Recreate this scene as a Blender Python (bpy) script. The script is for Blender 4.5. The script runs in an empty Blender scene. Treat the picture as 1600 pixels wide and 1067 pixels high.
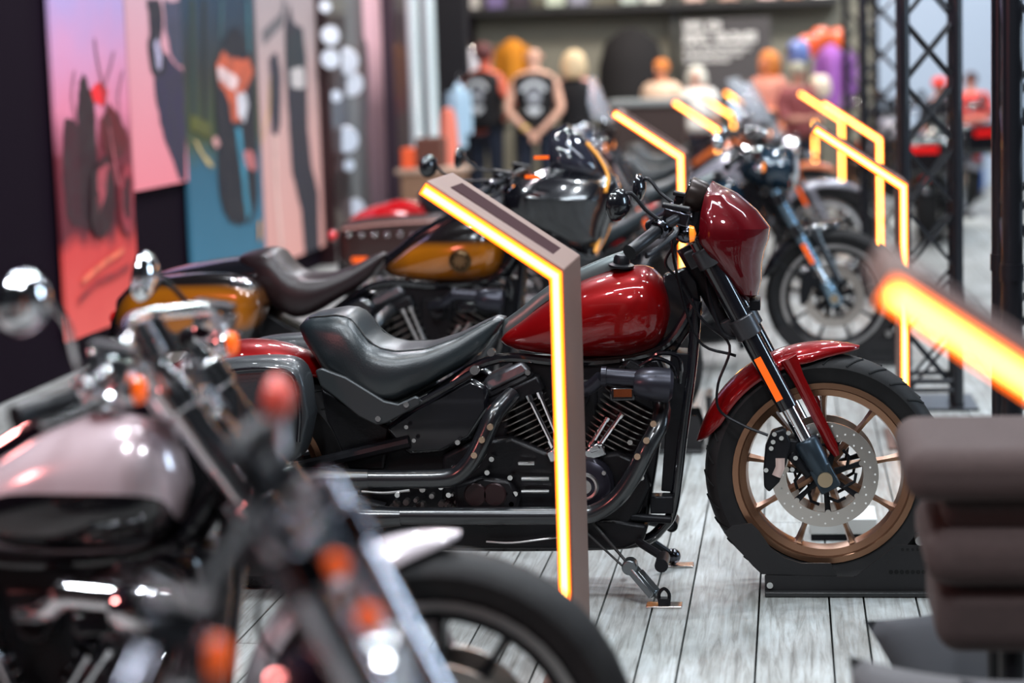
import bpy, bmesh, math, random
from mathutils import Vector, Matrix
random.seed(7)
PI = math.pi
COL = bpy.context.scene.collection
V = Vector

# ------------------------------------------------------------------ camera model
F = 3260.0; CAMH = 1.49
def cam_axes(yaw=7.75, pitch=7.37, roll=-1.8):
    y, p, r = (math.radians(a) for a in (yaw, pitch, roll))
    fw = V((-math.sin(y)*math.cos(p), math.cos(y)*math.cos(p), -math.sin(p)))
    rt = V((math.cos(y), math.sin(y), 0)); up = rt.cross(fw)
    return rt*math.cos(r)+up*math.sin(r), up*math.cos(r)-rt*math.sin(r), fw
RT, UP, FW = cam_axes()
EYE = V((0, 0, CAMH))
def ray(px, py): return FW*F + RT*(px-800) + UP*(533.5-py)
def at(px, py, Y):            # point of the photo on the upright plane at depth Y
    d = ray(px, py); return EYE + d*(Y/d.y)
def atx(px, py, X):
    d = ray(px, py); return EYE + d*(X/d.x)
def gr(px, py, z=0.0):
    d = ray(px, py); return EYE + d*((z-CAMH)/d.z)

# ------------------------------------------------------------------ materials
MATS = {}
def mat(name, col, rough=.5, metal=0., coat=0., emit=None, estr=0., noise=None, bump=None, trans=0., alpha=1., ior=1.45, spec=.5, crough=.04):
    if name in MATS: return MATS[name]
    m = bpy.data.materials.new(name); m.use_nodes = True
    nt = m.node_tree; b = nt.nodes['Principled BSDF']
    b.inputs['Base Color'].default_value = (*col, 1)
    b.inputs['Roughness'].default_value = rough
    b.inputs['Metallic'].default_value = metal
    b.inputs['Coat Weight'].default_value = coat
    b.inputs['Coat Roughness'].default_value = crough
    b.inputs['Transmission Weight'].default_value = trans
    b.inputs['Alpha'].default_value = alpha
    b.inputs['IOR'].default_value = ior
    b.inputs['Specular IOR Level'].default_value = spec
    if emit:
        b.inputs['Emission Color'].default_value = (*emit, 1)
        b.inputs['Emission Strength'].default_value = estr
    tc = nt.nodes.new('ShaderNodeTexCoord')
    if noise:                 # (scale, amount, second colour)
        n = nt.nodes.new('ShaderNodeTexNoise'); n.inputs['Scale'].default_value = noise[0]; n.inputs['Detail'].default_value = 5
        nt.links.new(tc.outputs['Object'], n.inputs['Vector'])
        mx = nt.nodes.new('ShaderNodeMix'); mx.data_type = 'RGBA'
        mx.inputs['A'].default_value = (*col, 1); mx.inputs['B'].default_value = (*noise[2], 1)
        mr = nt.nodes.new('ShaderNodeMapRange'); mr.inputs['From Min'].default_value = .4; mr.inputs['From Max'].default_value = .7
        mr.inputs['To Max'].default_value = noise[1]
        nt.links.new(n.outputs['Fac'], mr.inputs['Value']); nt.links.new(mr.outputs['Result'], mx.inputs['Factor'])
        nt.links.new(mx.outputs['Result'], b.inputs['Base Color'])
    if bump:                  # (scale, strength)
        n = nt.nodes.new('ShaderNodeTexNoise'); n.inputs['Scale'].default_value = bump[0]; n.inputs['Detail'].default_value = 4
        nt.links.new(tc.outputs['Object'], n.inputs['Vector'])
        bp = nt.nodes.new('ShaderNodeBump'); bp.inputs['Strength'].default_value = bump[1]; bp.inputs['Distance'].default_value = .004
        nt.links.new(n.outputs['Fac'], bp.inputs['Height']); nt.links.new(bp.outputs['Normal'], b.inputs['Normal'])
    MATS[name] = m
    return m
def ramp_mat(name, stops, axis=2, lo=0., hi=1., rough=.6, noise=0., coat=0.):   # printed / sprayed colour change along one object axis
    m = mat(name, (.5, .5, .5), rough, coat=coat); nt = m.node_tree; b = nt.nodes['Principled BSDF']
    tc = nt.nodes.new('ShaderNodeTexCoord'); sp = nt.nodes.new('ShaderNodeSeparateXYZ')
    nt.links.new(tc.outputs['Object'], sp.inputs[0])
    mr = nt.nodes.new('ShaderNodeMapRange'); mr.inputs['From Min'].default_value = lo; mr.inputs['From Max'].default_value = hi
    src = sp.outputs[axis]
    if noise:
        n = nt.nodes.new('ShaderNodeTexNoise'); n.inputs['Scale'].default_value = 3; n.inputs['Detail'].default_value = 5
        nt.links.new(tc.outputs['Object'], n.inputs['Vector'])
        a = nt.nodes.new('ShaderNodeMath'); a.operation = 'MULTIPLY_ADD'; a.inputs[1].default_value = noise
        nt.links.new(n.outputs['Fac'], a.inputs[0]); nt.links.new(src, a.inputs[2]); src = a.outputs[0]
    nt.links.new(src, mr.inputs['Value'])
    cr = nt.nodes.new('ShaderNodeValToRGB'); el = cr.color_ramp.elements
    while len(el) < len(stops): el.new(.5)
    for e, (p, c) in zip(el, stops): e.position = p; e.color = (*c, 1)
    nt.links.new(mr.outputs['Result'], cr.inputs['Fac']); nt.links.new(cr.outputs['Color'], b.inputs['Base Color'])
    return m
def srgb(r, g, b):
    f = lambda c: (c/255/12.92) if c/255 <= .04045 else ((c/255+.055)/1.055)**2.4
    return f(r), f(g), f(b)

CHROME = mat('chrome', (.78, .78, .8), .1, 1.)
STEEL = mat('brushed steel', (.5, .48, .47), .32, 1., bump=(90, .05))
BLACKG = mat('gloss black', (.005, .005, .007), .2, 0., .8)
BLACKM = mat('satin black metal', (.010, .010, .012), .36, .3, bump=(200, .05), spec=.25)
BLACKC = mat('dark chrome', (.09, .09, .105), .14, 1.)
ENGB = mat('wrinkle black engine', (.010, .0095, .011), .33, .3, bump=(150, .15), spec=.3)
GREYM = mat('grey cast metal', (.13, .13, .14), .35, .8, bump=(120, .1))
RUBBER = mat('tyre rubber', (.011, .0105, .011), .6, bump=(60, .2), noise=(20, .6, (.018, .017, .017)), spec=.25)
LEATHER = mat('black leather', (.010, .016, .019), .34, bump=(220, .12), spec=.8)
BROWNL = mat('dark brown leather', (.014, .006, .007), .36, bump=(220, .12))
BRONZE = mat('bronze alloy', srgb(150, 112, 88), .32, .85)
DISC = mat('brake disc steel', (.55, .5, .46), .28, 1., bump=(40, .03))
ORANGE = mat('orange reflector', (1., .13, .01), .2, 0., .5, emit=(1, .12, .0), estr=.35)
AMBERL = mat('amber lens', (1., .25, .02), .1, 0., .8, emit=(1, .25, .02), estr=.6)
REDL = mat('red lens', (.7, .01, .01), .1, 0., .8)
WHITEB = mat('bolt head', (.75, .74, .72), .2, 1.)
REDP = mat('candy red paint', (.18, .0013, .002), .35, .3, 1., spec=.1)
CHERRY = mat('dark cherry paint', (.085, .001, .0035), .35, .3, 1., spec=.1)
BRIGHTR = mat('bright red paint', (.5, .006, .01), .22, .1, 1.)
WHITEP = mat('pearl white paint', (.62, .55, .58), .25, .1, 1.)
GREYP = mat('grey paint', (.30, .30, .34), .25, .3, 1.)
NIGHTP = mat('midnight blue paint', (.012, .03, .05), .16, .3, 1.)
ORANGEP = mat('burnt orange paint', (.5, .1, .01), .25, .2, 1.)
MIRROR = mat('mirror glass', (.6, .65, .7), .03, 1.)
GLASS = mat('smoked screen', (.02, .02, .03), .05, 0., .6, alpha=.82)
CLEARS = mat('clear screen', (.55, .6, .65), .05, 0., .6, alpha=.35)
LENS = mat('headlight glass', (.75, .8, .85), .08, .3, .6)
GOLD = mat('amber piping', srgb(230, 150, 30), .4)

def two_tone(name, base, panel, cx, cz, rx, rz, edge=.25, dark=(.01, .006, .006)):
    """sprayed panel with a burst edge: an ellipse in the bike's own x,z"""
    m = mat(name, base, .2, .2, 1.); nt = m.node_tree; b = nt.nodes['Principled BSDF']
    tc = nt.nodes.new('ShaderNodeTexCoord'); mp = nt.nodes.new('ShaderNodeMapping'); mp.vector_type = 'POINT'
    mp.inputs['Location'].default_value = (-cx/rx, 0, -cz/rz); mp.inputs['Scale'].default_value = (1/rx, 0, 1/rz)
    nt.links.new(tc.outputs['Object'], mp.inputs[0])
    ab = nt.nodes.new('ShaderNodeVectorMath'); ab.operation = 'ABSOLUTE'; nt.links.new(mp.outputs[0], ab.inputs[0])
    pw = nt.nodes.new('ShaderNodeVectorMath'); pw.operation = 'MULTIPLY'; nt.links.new(ab.outputs[0], pw.inputs[0]); nt.links.new(ab.outputs[0], pw.inputs[1])
    ln = nt.nodes.new('ShaderNodeVectorMath'); ln.operation = 'LENGTH'; nt.links.new(pw.outputs[0], ln.inputs[0])
    cr = nt.nodes.new('ShaderNodeValToRGB'); el = cr.color_ramp.elements
    el[0].position = 1-edge*1.6; el[0].color = (*panel, 1)
    el[1].position = 1.; el[1].color = (*base, 1)
    e = el.new(1-edge*.5); e.color = (*[p*.3+q*.7 for p, q in zip(panel, dark)], 1)
    nt.links.new(ln.outputs['Value'], cr.inputs[0]); nt.links.new(cr.outputs[0], b.inputs['Base Color'])
    return m

# ------------------------------------------------------------------ mesh builder
def smooth_path(pts, n=6):
    P = [V(p) for p in pts]
    if len(P) < 3: return P
    out = []
    Q = [P[0]*2-P[1]] + P + [P[-1]*2-P[-2]]
    for i in range(1, len(Q)-2):
        a, b, c, d = Q[i-1:i+3]
        for k in range(n):
            t = k/n
            out.append(.5*((2*b)+(c-a)*t+(2*a-5*b+4*c-d)*t*t+(3*b-a-3*c+d)*t*t*t))
    out.append(P[-1]); return out
def interp(tab, x):
    if x <= tab[0][0]: return tab[0][1]
    for (a, u), (b, v) in zip(tab, tab[1:]):
        if x <= b: return u+(v-u)*(x-a)/(b-a) if b > a else v
    return tab[-1][1]
class MB:
    def __init__(s): s.v = []; s.f = []; s.mi = []; s.m = 0
    def add(s, vs, fs):
        o = len(s.v); s.v += [tuple(v) for v in vs]
        for f in fs: s.f.append(tuple(o+i for i in f)); s.mi.append(s.m)
        return s
    def box(s, c, size, M=None, taper=1.):
        hx, hy, hz = (k/2 for k in size); vs = []
        for z in (-1, 1):
            t = taper if z > 0 else 1
            for x, y in ((-1, -1), (1, -1), (1, 1), (-1, 1)):
                p = V((x*hx*t, y*hy*t, z*hz)); vs.append((M @ p if M else p)+V(c))
        return s.add(vs, [(3, 2, 1, 0), (4, 5, 6, 7), (0, 1, 5, 4), (1, 2, 6, 5), (2, 3, 7, 6), (3, 0, 4, 7)])
    def tube(s, pts, r, seg=10, sm=0, flat=None, caps=True):
        P = smooth_path(pts, sm) if sm else [V(p) for p in pts]
        n = len(P); rs = r if isinstance(r, (list, tuple)) else [r]*len(pts)
        if sm and len(pts) > 2:
            rr = []
            for i in range(n):
                t = i/(n-1)*(len(pts)-1); k = min(int(t), len(pts)-2); rr.append(rs[k]+(rs[k+1]-rs[k])*(t-k))
        else: rr = list(rs)
        T = []
        for i in range(n):
            d = (P[min(i+1, n-1)]-P[max(i-1, 0)]); T.append(d.normalized() if d.length > 1e-9 else V((0, 0, 1)))
        ref = V((0, 1, 0)) if abs(T[0].y) < .9 else V((0, 0, 1))
        u = (ref-T[0]*ref.dot(T[0])).normalized(); rings = []
        for i in range(n):
            u = (u-T[i]*u.dot(T[i])).normalized(); w = T[i].cross(u)
            fu = flat or 1.
            rings.append([P[i]+(u*math.cos(a)*fu+w*math.sin(a))*rr[i] for a in (2*PI*k/seg for k in range(seg))])
        return s.loft(rings, caps)
    def loft(s, rings, caps=True, closed=True, loop=False):
        n = len(rings[0]); vs = [p for r in rings for p in r]; fs = []
        R = len(rings)
        for i in range(R if loop else R-1):
            j = (i+1) % R
            for k in range(n if closed else n-1):
                l = (k+1) % n; fs.append((i*n+k, i*n+l, j*n+l, j*n+k))
        if caps and not loop and closed: fs += [tuple(reversed(range(n))), tuple((R-1)*n+k for k in range(n))]
        return s.add(vs, fs)
    def cyl(s, a, b, r, r2=None, seg=20):
        return s.tube([a, b], [r, r if r2 is None else r2], seg)
    def lathe(s, prof, c, ax, seg=32, a0=0, a1=2*PI, caps=False, closed_prof=False):
        ax = V(ax).normalized(); ref = V((0, 0, 1)) if abs(ax.z) < .9 else V((1, 0, 0))
        u = ref.cross(ax).normalized(); w = ax.cross(u); full = abs(a1-a0-2*PI) < 1e-6
        N = seg if full else seg+1
        rings = [[V(c)+ax*h+(u*math.cos(a)+w*math.sin(a))*r for r, h in prof] for a in (a0+(a1-a0)*k/seg for k in range(N))]
        return s.loft(rings, caps, closed_prof, full)
    def disc(s, c, ax, r, t, seg=28):
        ax = V(ax).normalized(); return s.cyl(V(c)-ax*t/2, V(c)+ax*t/2, r, seg=seg)
    def ball(s, c, r, seg=14, rings=8, sc=(1, 1, 1), M=None):
        vs = []; fs = []
        for i in range(rings+1):
            a = PI*i/rings
            for k in range(seg):
                b = 2*PI*k/seg
                p = V((math.sin(a)*math.cos(b)*sc[0], math.sin(a)*math.sin(b)*sc[1], math.cos(a)*sc[2]))*r
                vs.append((M @ p if M else p)+V(c))
        for i in range(rings):
            for k in range(seg):
                l = (k+1) % seg; fs.append((i*seg+k, (i+1)*seg+k, (i+1)*seg+l, i*seg+l))
        return s.add(vs, fs)
    def prism(s, out, d):
        """outline (3-D points in one plane) pushed by vector d"""
        A = [V(p) for p in out]; n = len(A); d = V(d)
        nrm = V((0, 0, 0))
        for i in range(n): nrm += A[i].cross(A[(i+1) % n])
        if nrm.dot(d) > 0: A.reverse()
        vs = A+[p+d for p in A]
        return s.add(vs, [tuple(range(n)), tuple(reversed(range(n, 2*n)))]+[(i, i+n, (i+1) % n+n, (i+1) % n) for i in range(n)])
    def pieces(s, name, m, parent, **k):
        """every disconnected island becomes a part of its own"""
        n = len(s.v); p = list(range(n))
        def fi(a):
            while p[a] != a: p[a] = p[p[a]]; a = p[a]
            return a
        for f in s.f:
            r = fi(f[0])
            for q in f[1:]: p[fi(q)] = r
        grp = {}
        for f, mi in zip(s.f, s.mi): grp.setdefault(fi(f[0]), []).append((f, mi))
        out = []
        for fs in grp.values():
            b = MB(); mp = {}
            for f, mi in fs:
                for i in f:
                    if i not in mp: mp[i] = len(b.v); b.v.append(s.v[i])
                b.f.append(tuple(mp[i] for i in f)); b.mi.append(mi)
            out.append(b.build(name, m, parent, **k))
        return out
    def build(s, name, m, parent=None, ang=35, bev=0., sub=0, solid=0., loc=None):
        me = bpy.data.meshes.new(name); me.from_pydata(s.v, [], s.f)
        for x in (m if isinstance(m, (list, tuple)) else [m]): me.materials.append(x)
        if any(s.mi): me.polygons.foreach_set('material_index', s.mi)
        bm = bmesh.new(); bm.from_mesh(me); bmesh.ops.remove_doubles(bm, verts=bm.verts, dist=1e-5)
        bmesh.ops.recalc_face_normals(bm, faces=bm.faces); bm.to_mesh(me); bm.free()
        me.shade_smooth()
        try: me.set_sharp_from_angle(angle=math.radians(ang))
        except Exception: pass
        o = bpy.data.objects.new(name, me); COL.objects.link(o); o.parent = parent
        if loc is not None: o.location = loc
        if solid:
            q = o.modifiers.new('solid', 'SOLIDIFY'); q.thickness = solid; q.offset = 0
        if bev:
            q = o.modifiers.new('bevel', 'BEVEL'); q.width = bev; q.segments = 2; q.limit_method = 'ANGLE'; q.angle_limit = math.radians(40)
        if sub:
            q = o.modifiers.new('sub', 'SUBSURF'); q.levels = sub; q.render_levels = sub
        return o
def empty(name, loc, label, cat, group=None, rz=0.):
    o = bpy.data.objects.new(name, None); COL.objects.link(o); o.location = loc; o.rotation_euler = (0, 0, rz)
    o.empty_display_size = .1; return tag(o, label, cat, group)
def tag(o, label=None, cat=None, group=None, kind=None):
    if label: o['label'] = label
    if cat: o['category'] = cat
    if group: o['group'] = group
    if kind: o['kind'] = kind
    return o
def body_loft(top, bot, wid, n=28, seg=20, e=2.4, y0=0.):
    """top/bot: (x,z) profiles, wid: (x,halfwidth); superellipse sections"""
    x0 = top[0][0]; x1 = top[-1][0]; rings = []
    for i in range(n+1):
        t = i/n; t = (1-math.cos(t*PI))/2*.5+t*.5
        x = x0+(x1-x0)*t; zt = interp(top, x); zb = interp(bot, x); w = interp(wid, x)
        c = (zt+zb)/2; h = max((zt-zb)/2, .001)
        rings.append([V((x, y0+w*math.copysign(abs(math.cos(a))**(2/e), math.cos(a)), c+h*math.copysign(abs(math.sin(a))**(2/e), math.sin(a)))) for a in (2*PI*k/seg for k in range(seg))])
    return rings
def dense(tab, n=8):
    P = smooth_path([(a, 0, b) for a, b in tab], n); P = [(p.x, p.z) for p in P]
    out = [P[0]]
    for p in P[1:]:
        if p[0] > out[-1][0]+1e-5: out.append(p)
    return out
# ------------------------------------------------------------------ motorcycles
MAINY = 5.9
_a = at(1288, 732, MAINY); MAINX = _a.x
def tracer(ox, oy):
    return lambda px, py, y=0.: at(px, py, oy+y)-V((ox, oy, 0))
T = tracer(MAINX, MAINY)
TR = .338; FAX = V((0, 0, TR)); RAX = V((T(400, 735).x, 0, .34))
def prof(pts, y=0., q=T): return [(q(px, py, y).x, q(px, py, y).z) for px, py in pts]
def tt(pts, q=T): return [q(*p) for p in pts]

def wheel(root, name, c, r, w, rimr, s, front=True):
    """alloy wheel with its tyre and discs as sub-parts"""
    seg = 64 if s.get('hi') else 40
    m = MB()
    rp = [(rimr, -w*.36), (rimr+.004, -w*.40), (rimr-.012, -w*.40), (rimr-.016, -w*.33), (rimr-.034, -w*.28), (rimr-.04, 0), (rimr-.034, w*.28), (rimr-.016, w*.33), (rimr-.012, w*.40), (rimr+.004, w*.40), (rimr, w*.36)]
    m.lathe(rp, c, (0, 1, 0), seg, closed_prof=True)
    ns = s.get('spokes', 9); kind = s.get('spoke_kind', 'alloy')
    for k in range(ns):
        a = PI/2+2*PI*k/ns+s.get('spoke_turn', 0); d = V((math.cos(a), 0, math.sin(a))); tg = V((-math.sin(a), 0, math.cos(a)))
        p0 = c+d*.03; p1 = c+d*(rimr-.03)
        if kind == 'alloy':
            for sd in (-1, 1):
                A = c+d*.045+V((0, sd*.042, 0)); B = c+d*(rimr-.036)+V((0, sd*.03, 0))
            ring = []
            for t, hw, th in ((0, .016, .03), (.35, .011, .022), (.75, .008, .016), (.93, .011, .02), (1, .02, .028)):
                p = p0+(p1-p0)*t; ring.append([p+tg*hw+V((0, th*.6, 0)), p+tg*hw*.5+V((0, -th, 0)), p-tg*hw*.5+V((0, -th, 0)), p-tg*hw+V((0, th*.6, 0))])
            m.loft(ring)
        else:
            for sd in (-1, 1):
                m.tube([c+d*.04+tg*.012*sd+V((0, sd*.03, 0)), p1+V((0, sd*.012, 0))], s.get('spoke_r', .006), 6)
    m.lathe([(0, -.05), (.03, -.05), (.045, -.035), (.045, .035), (.03, .05), (0, .05)], c, (0, 1, 0), 20)
    wh = m.build(name, s['wheel'], root, 40)
    if s.get('rim_edge'):
        e = MB()
        for sd in (-1, 1): e.lathe([(rimr+.005, sd*(w*.40+.002)), (rimr-.012, sd*(w*.40+.003)), (rimr-.014, sd*w*.39)], c, (0, 1, 0), seg)
        e.build('rim_edge', s['rim_edge'], wh)
    t = MB(); ri = rimr+.001; h = r-ri; tp = []
    for k in range(17):
        a = -PI/2-.35+(PI+.7)*k/16; tp.append((ri+h*.52+h*.48*math.cos(a)*(1. if abs(a) < PI/2 else .9), w*.5*math.sin(a)*(1 if abs(a) < PI/2 else .92)))
    tp = [(ri-.006, -w*.33)]+tp+[(ri-.006, w*.33)]
    t.lathe(tp, c, (0, 1, 0), seg*2 if s.get('hi') else seg)
    if s.get('hi'):           # sipes cut in the shoulder
        t.m = 1
        for k in range(30):
            a0 = 2*PI*k/30
            for sd in (-1, 1):
                pts = []
                for j in range(5):
                    u = j/4; th = .22+u*1.0; a = a0+sd*.02+u*.13
                    rr = ri+h*.52+(h*.48+.0012)*math.cos(th); yy = sd*(w*.5+.0012)*math.sin(th)
                    pts.append(c+V((math.cos(a)*rr, yy, math.sin(a)*rr)))
                t.tube(pts, .0028, 4, flat=1)
    ty = t.build('tyre', [RUBBER, mat('tread groove', (.004, .004, .004), .9)], wh, 50)
    if s.get('discs', True):
        for sd in ((-1, 1) if front else (-1,)):
            dm = MB(); y = sd*(.062 if front else .075); ro = .15 if front else .14
            dm.lathe([(ro, y-.003), (ro, y+.003), (ro-.042, y+.003), (ro-.042, y-.003)], c, (0, 1, 0), 64 if s.get('hi') else 32, closed_prof=True)
            if s.get('hi'):
                dm.m = 1
                for k in range(40):
                    a = 2*PI*k/40; rr = ro-.01-.012*(k % 3)
                    p = c+V((math.cos(a)*rr, y+sd*.0032, math.sin(a)*rr)); dm.disc(p, (0, 1, 0), .0028, .001, 8)
            dm.m = 2
            for k in range(7):
                a = 2*PI*k/7+.3; d = V((math.cos(a), 0, math.sin(a))); q = V((-math.sin(a), 0, math.cos(a))); yy = V((0, y, 0))
                dm.tube([c+yy+d*.03, c+yy+d*.07, c+yy+d*.108], [.011, .0065, .009], 8, flat=.5)
                dm.tube([c+yy+d*.065+q*.0, c+yy+d*.08+q*.03, c+yy+d*.07+q*.052], [.005, .005, .005], 6)
                dm.m = 3; dm.disc(c+yy+d*.108, (0, 1, 0), .008, .012, 10); dm.m = 2
            dm.build('brake_disc', [DISC, mat('drilled hole', (.9, .88, .85) if s.get('hi') else (.05, .05, .05), .8), BLACKM, DISC], wh)
    return wh

def arc_fender(c, R, a0, a1, hw, drop, th=.004, n=30, tip=.25, sub=9):
    """fender skin over a wheel; angles in degrees, tapering at both ends"""
    m = MB(); outer = []; inner = []
    for i in range(n+1):
        t = i/n; a = math.radians(a0+(a1-a0)*t)
        k0 = min(1, t/tip)**.55; k1 = min(1, (1-t)/(tip*.6))**.5; k = max(.12, min(k0, k1))
        ro = []; r2 = []
        for j in range(sub+1):
            u = -1+2*j/sub; th_ = u*1.5
            y = hw*k*math.sin(th_); rr = R-drop*k*(1-math.cos(th_))
            ro.append(c+V((math.cos(a)*rr, y, math.sin(a)*rr))); r2.append(c+V((math.cos(a)*(rr-th), y*.96, math.sin(a)*(rr-th))))
        outer.append(ro+r2[::-1])
    m.loft(outer, True, True); return m

def fins(m, base, top, hw, hy, n, grow=0.):
    ax = (top-base).normalized(); L = (top-base).length; rt = V((ax.z, 0, -ax.x))
    for k in range(n):
        p = base+ax*(L*k/(n-1)); g = hw*(1+grow*k/(n-1))
        pts = []
        for a in range(20):
            b = 2*PI*a/20; cx = math.copysign(abs(math.cos(b))**.5, math.cos(b)); sy = math.copysign(abs(math.sin(b))**.5, math.sin(b))
            pts.append(p+rt*g*cx+V((0, hy*sy, 0)))
        m.loft([[q-ax*.0016 for q in pts], [q+ax*.0016 for q in pts]])

def rbox(m, c, ang, size):
    m.box(c, size, Matrix.Rotation(-ang, 3, 'Y'))

def engine(root, s):
    hi = s.get('hi'); dk = s.get('engine', ENGB); lt = s.get('engine_light', GREYM); fm = s.get('fin', mat('cut fin edge', (.3, .27, .25), .3, .9))
    cc = MB()
    out = tt([(690, 712, -.11), (735, 690, -.11), (800, 684, -.11), (850, 705, -.11), (905, 716, -.11), (965, 706, -.11), (1006, 724, -.11), (1016, 762, -.11), (1000, 800, -.11), (965, 846, -.11), (720, 848, -.11), (690, 800, -.11)])
    cc.prism(out, (0, .22, 0))
    cs = cc.build('crankcase', dk, root, 30, bev=.012)
    m = MB()
    c = T(915, 757, -.13); m.lathe([(0, -.03), (.05, -.03), (.072, -.018), (.08, 0), (.08, .03)], c, (0, 1, 0), 32)
    tc_ = m.build('timing_cover', s.get('cover', mat('satin purple black', (.035, .032, .045), .28, .6)), root)
    m = MB(); m.lathe([(.03, -.034), (.036, -.036), (.04, -.03)], c, (0, 1, 0), 28); m.disc(c+V((0, -.034, 0)), (0, 1, 0), .02, .006)
    for k in range(5): a = k*2*PI/5+.6; m.disc(c+V((math.cos(a)*.067, -.024, math.sin(a)*.067)), (0, 1, 0), .006, .01, 10)
    m.build('cover_ring', STEEL, tc_)
    # two finned cylinders of the vee
    for nm, b, t in (('rear', (866, 722, 0), (815, 622, 0)), ('front', (938, 712, 0), (990, 616, 0))):
        m = MB(); bb = T(*b); tp = T(*t); ax = (tp-bb).normalized()
        m.cyl(bb-ax*.02, tp, .062, seg=24); m.m = 1
        fins(m, bb, tp-ax*.012, .075, .085, 12 if hi else 8, .12)
        cy = m.build('cylinder', [dk, fm], root, 40)
        h = MB(); ang = math.atan2(ax.x, ax.z)
        R3 = Matrix.Rotation(ang, 3, 'Y')
        h.box(tp+ax*.022, (.175, .17, .05), R3); h.box(tp+ax*.052, (.15, .16, .02), R3)
        hd = h.build('cylinder_head', dk, root, bev=.01)
        h = MB(); h.box(tp+ax*.082, (.15, .15, .042), R3, taper=.85)
        rc = h.build('rocker_cover', lt if nm == 'rear' else dk, hd, bev=.012)
        if hi:
            h = MB()
            for dx, dy in ((-.065, -.08), (.065, -.08)): h.disc(tp+ax*.065+R3 @ V((dx, dy, 0)), (0, 1, 0), .008, .012, 10)
            h.pieces('head_bolt', WHITEB, hd)
    for a, b in (((825, 617, -.095), (866, 700, -.1)), ((842, 612, -.095), (876, 694, -.1)), ((972, 646, -.1), (934, 700, -.11)), ((950, 652, -.1), (922, 698, -.11))):
        m = MB(); A, B = T(*a), T(*b); m.cyl(A, B, .0075, seg=10); d = (B-A); m.cyl(A, A+d*.12, .011, seg=10); m.cyl(B-d*.15, B, .012, seg=10)
        m.build('pushrod_tube', s.get('pushrod', CHROME), root)
    for a in ((930, 706, -.115), (872, 708, -.11)):
        m = MB(); rbox(m, T(*a), .35, (.058, .03, .034)); rbox(m, T(*a)+V((0, -.012, .014)), .35, (.03, .02, .02))
        m.build('tappet_block', s.get('pushrod', CHROME), root, bev=.004)
    # air cleaner and intake
    ac = MB(); p = T(1020, 600, -.2)
    ac.lathe([(0, -.055), (.03, -.053), (.042, -.035), (.048, .0), (.048, .045), (.035, .055), (0, .055)], p, (.95, .1, -.1), 24)
    ac.cyl(T(948, 588, -.2), T(1000, 592, -.2), .024, seg=20); ac.cyl(T(948, 588, -.2), T(940, 588, -.2), .028, seg=20)
    ac.tube(tt([(940, 590, -.19), (920, 606, -.17), (890, 612, -.12)]), .02, 12, 5)
    a = ac.build('air_cleaner', s.get('cleaner', mat('smooth dark cover', (.03, .03, .04), .3, .6)), root)
    ac = MB(); ac.box(T(973, 614, -.19), (.07, .05, .038)); lb = ac.build('intake_box', BLACKG, root, bev=.006)
    if hi:
        ac = MB(); ac.box(T(973, 614, -.216), (.05, .002, .022)); ac.build('label_plate', mat('copper label', srgb(120, 60, 30), .3, .6), lb)
    m = MB()
    m.tube(tt([(1010, 566, -.12), (1030, 552, -.13), (1058, 556, -.13), (1064, 575, -.12), (1062, 598, -.1)]), .006, 8, 5)
    m.tube(tt([(1000, 572, -.12), (1024, 560, -.13), (1050, 570, -.13), (1056, 590, -.12)]), .006, 8, 5)
    m.build('breather_hose', BLACKG, root)
    # belt-side covers on the gearbox
    g = MB()
    g.prism(tt([(712, 756, -.12), (755, 742, -.12), (800, 748, -.12), (815, 775, -.12), (808, 812, -.12), (770, 822, -.12), (715, 812, -.12)]), (0, -.03, 0))
    gc = g.build('gearbox_cover', dk, root, bev=.01)
    g = MB(); c0 = T(743, 773, -.152)
    g.lathe([(0, -.004), (.03, -.004), (.034, 0)], c0, (0, 1, 0), 24); g.lathe([(0, -.004), (.03, -.004), (.034, 0)], c0+V((.055, 0, 0)), (0, 1, 0), 24)
    g.build('inspection_plate', mat('dull red black cover', (.03, .014, .015), .35, .4), gc)
    g = MB()
    for px, py in ((769, 716), (798, 745), (790, 770), (800, 786), (702, 772), (703, 789), (762, 737), (716, 690), (806, 770), (690, 760), (655, 788), (622, 772), (1003, 745), (985, 690)):
        g.disc(T(px, py, -.135), (0, 1, 0), .0075, .03, 10)
    for k, (x0, x1, y) in enumerate(((810, 835, 724), (815, 858, 748), (815, 858, 768), (700, 712, 740))):
        g.cyl(T(x0, y, -.14), T(x1, y, -.14), .006, seg=8)
    if hi: g.pieces('engine_bolt', WHITEB, root)
    g = MB(); g.box(T(902, 640, 0), (.13, .12, .2)); g.cyl(T(902, 620, -.03), T(902, 620, -.13), .035, seg=20); g.build('intake_filler', ENGB, root, bev=.01)  # dark filler added to hide the bright floor between the cylinders
    g = MB(); g.prism(tt([(560, 770, -.07), (575, 700, -.07), (640, 650, -.07), (760, 600, -.07), (800, 640, -.07), (790, 700, -.07), (760, 830, -.07), (560, 830, -.07)]), (0, .14, 0)); g.build('transmission_filler', ENGB, root, bev=.012)  # dark body put in to close bright gaps behind the engine
    g = MB(); g.prism(tt([(500, 606, -.09), (560, 640, -.09), (610, 668, -.09), (600, 735, -.09), (545, 735, -.09), (510, 660, -.09)]), (0, .18, 0)); g.build('inner_filler', ENGB, root, bev=.01)  # added dark mass blocking the bright hole near the rear wheel
    g = MB(); g.prism(tt([(800, 560, -.05), (1030, 560, -.05), (1048, 600, -.05), (1030, 700, -.05), (1010, 830, -.05), (960, 840, -.05), (850, 640, -.05), (800, 610, -.05)]), (0, .1, 0)); g.build('gap_filler', ENGB, root, bev=.01)  # dark slab added so no bright floor shows through the engine
    g = MB()
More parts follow.
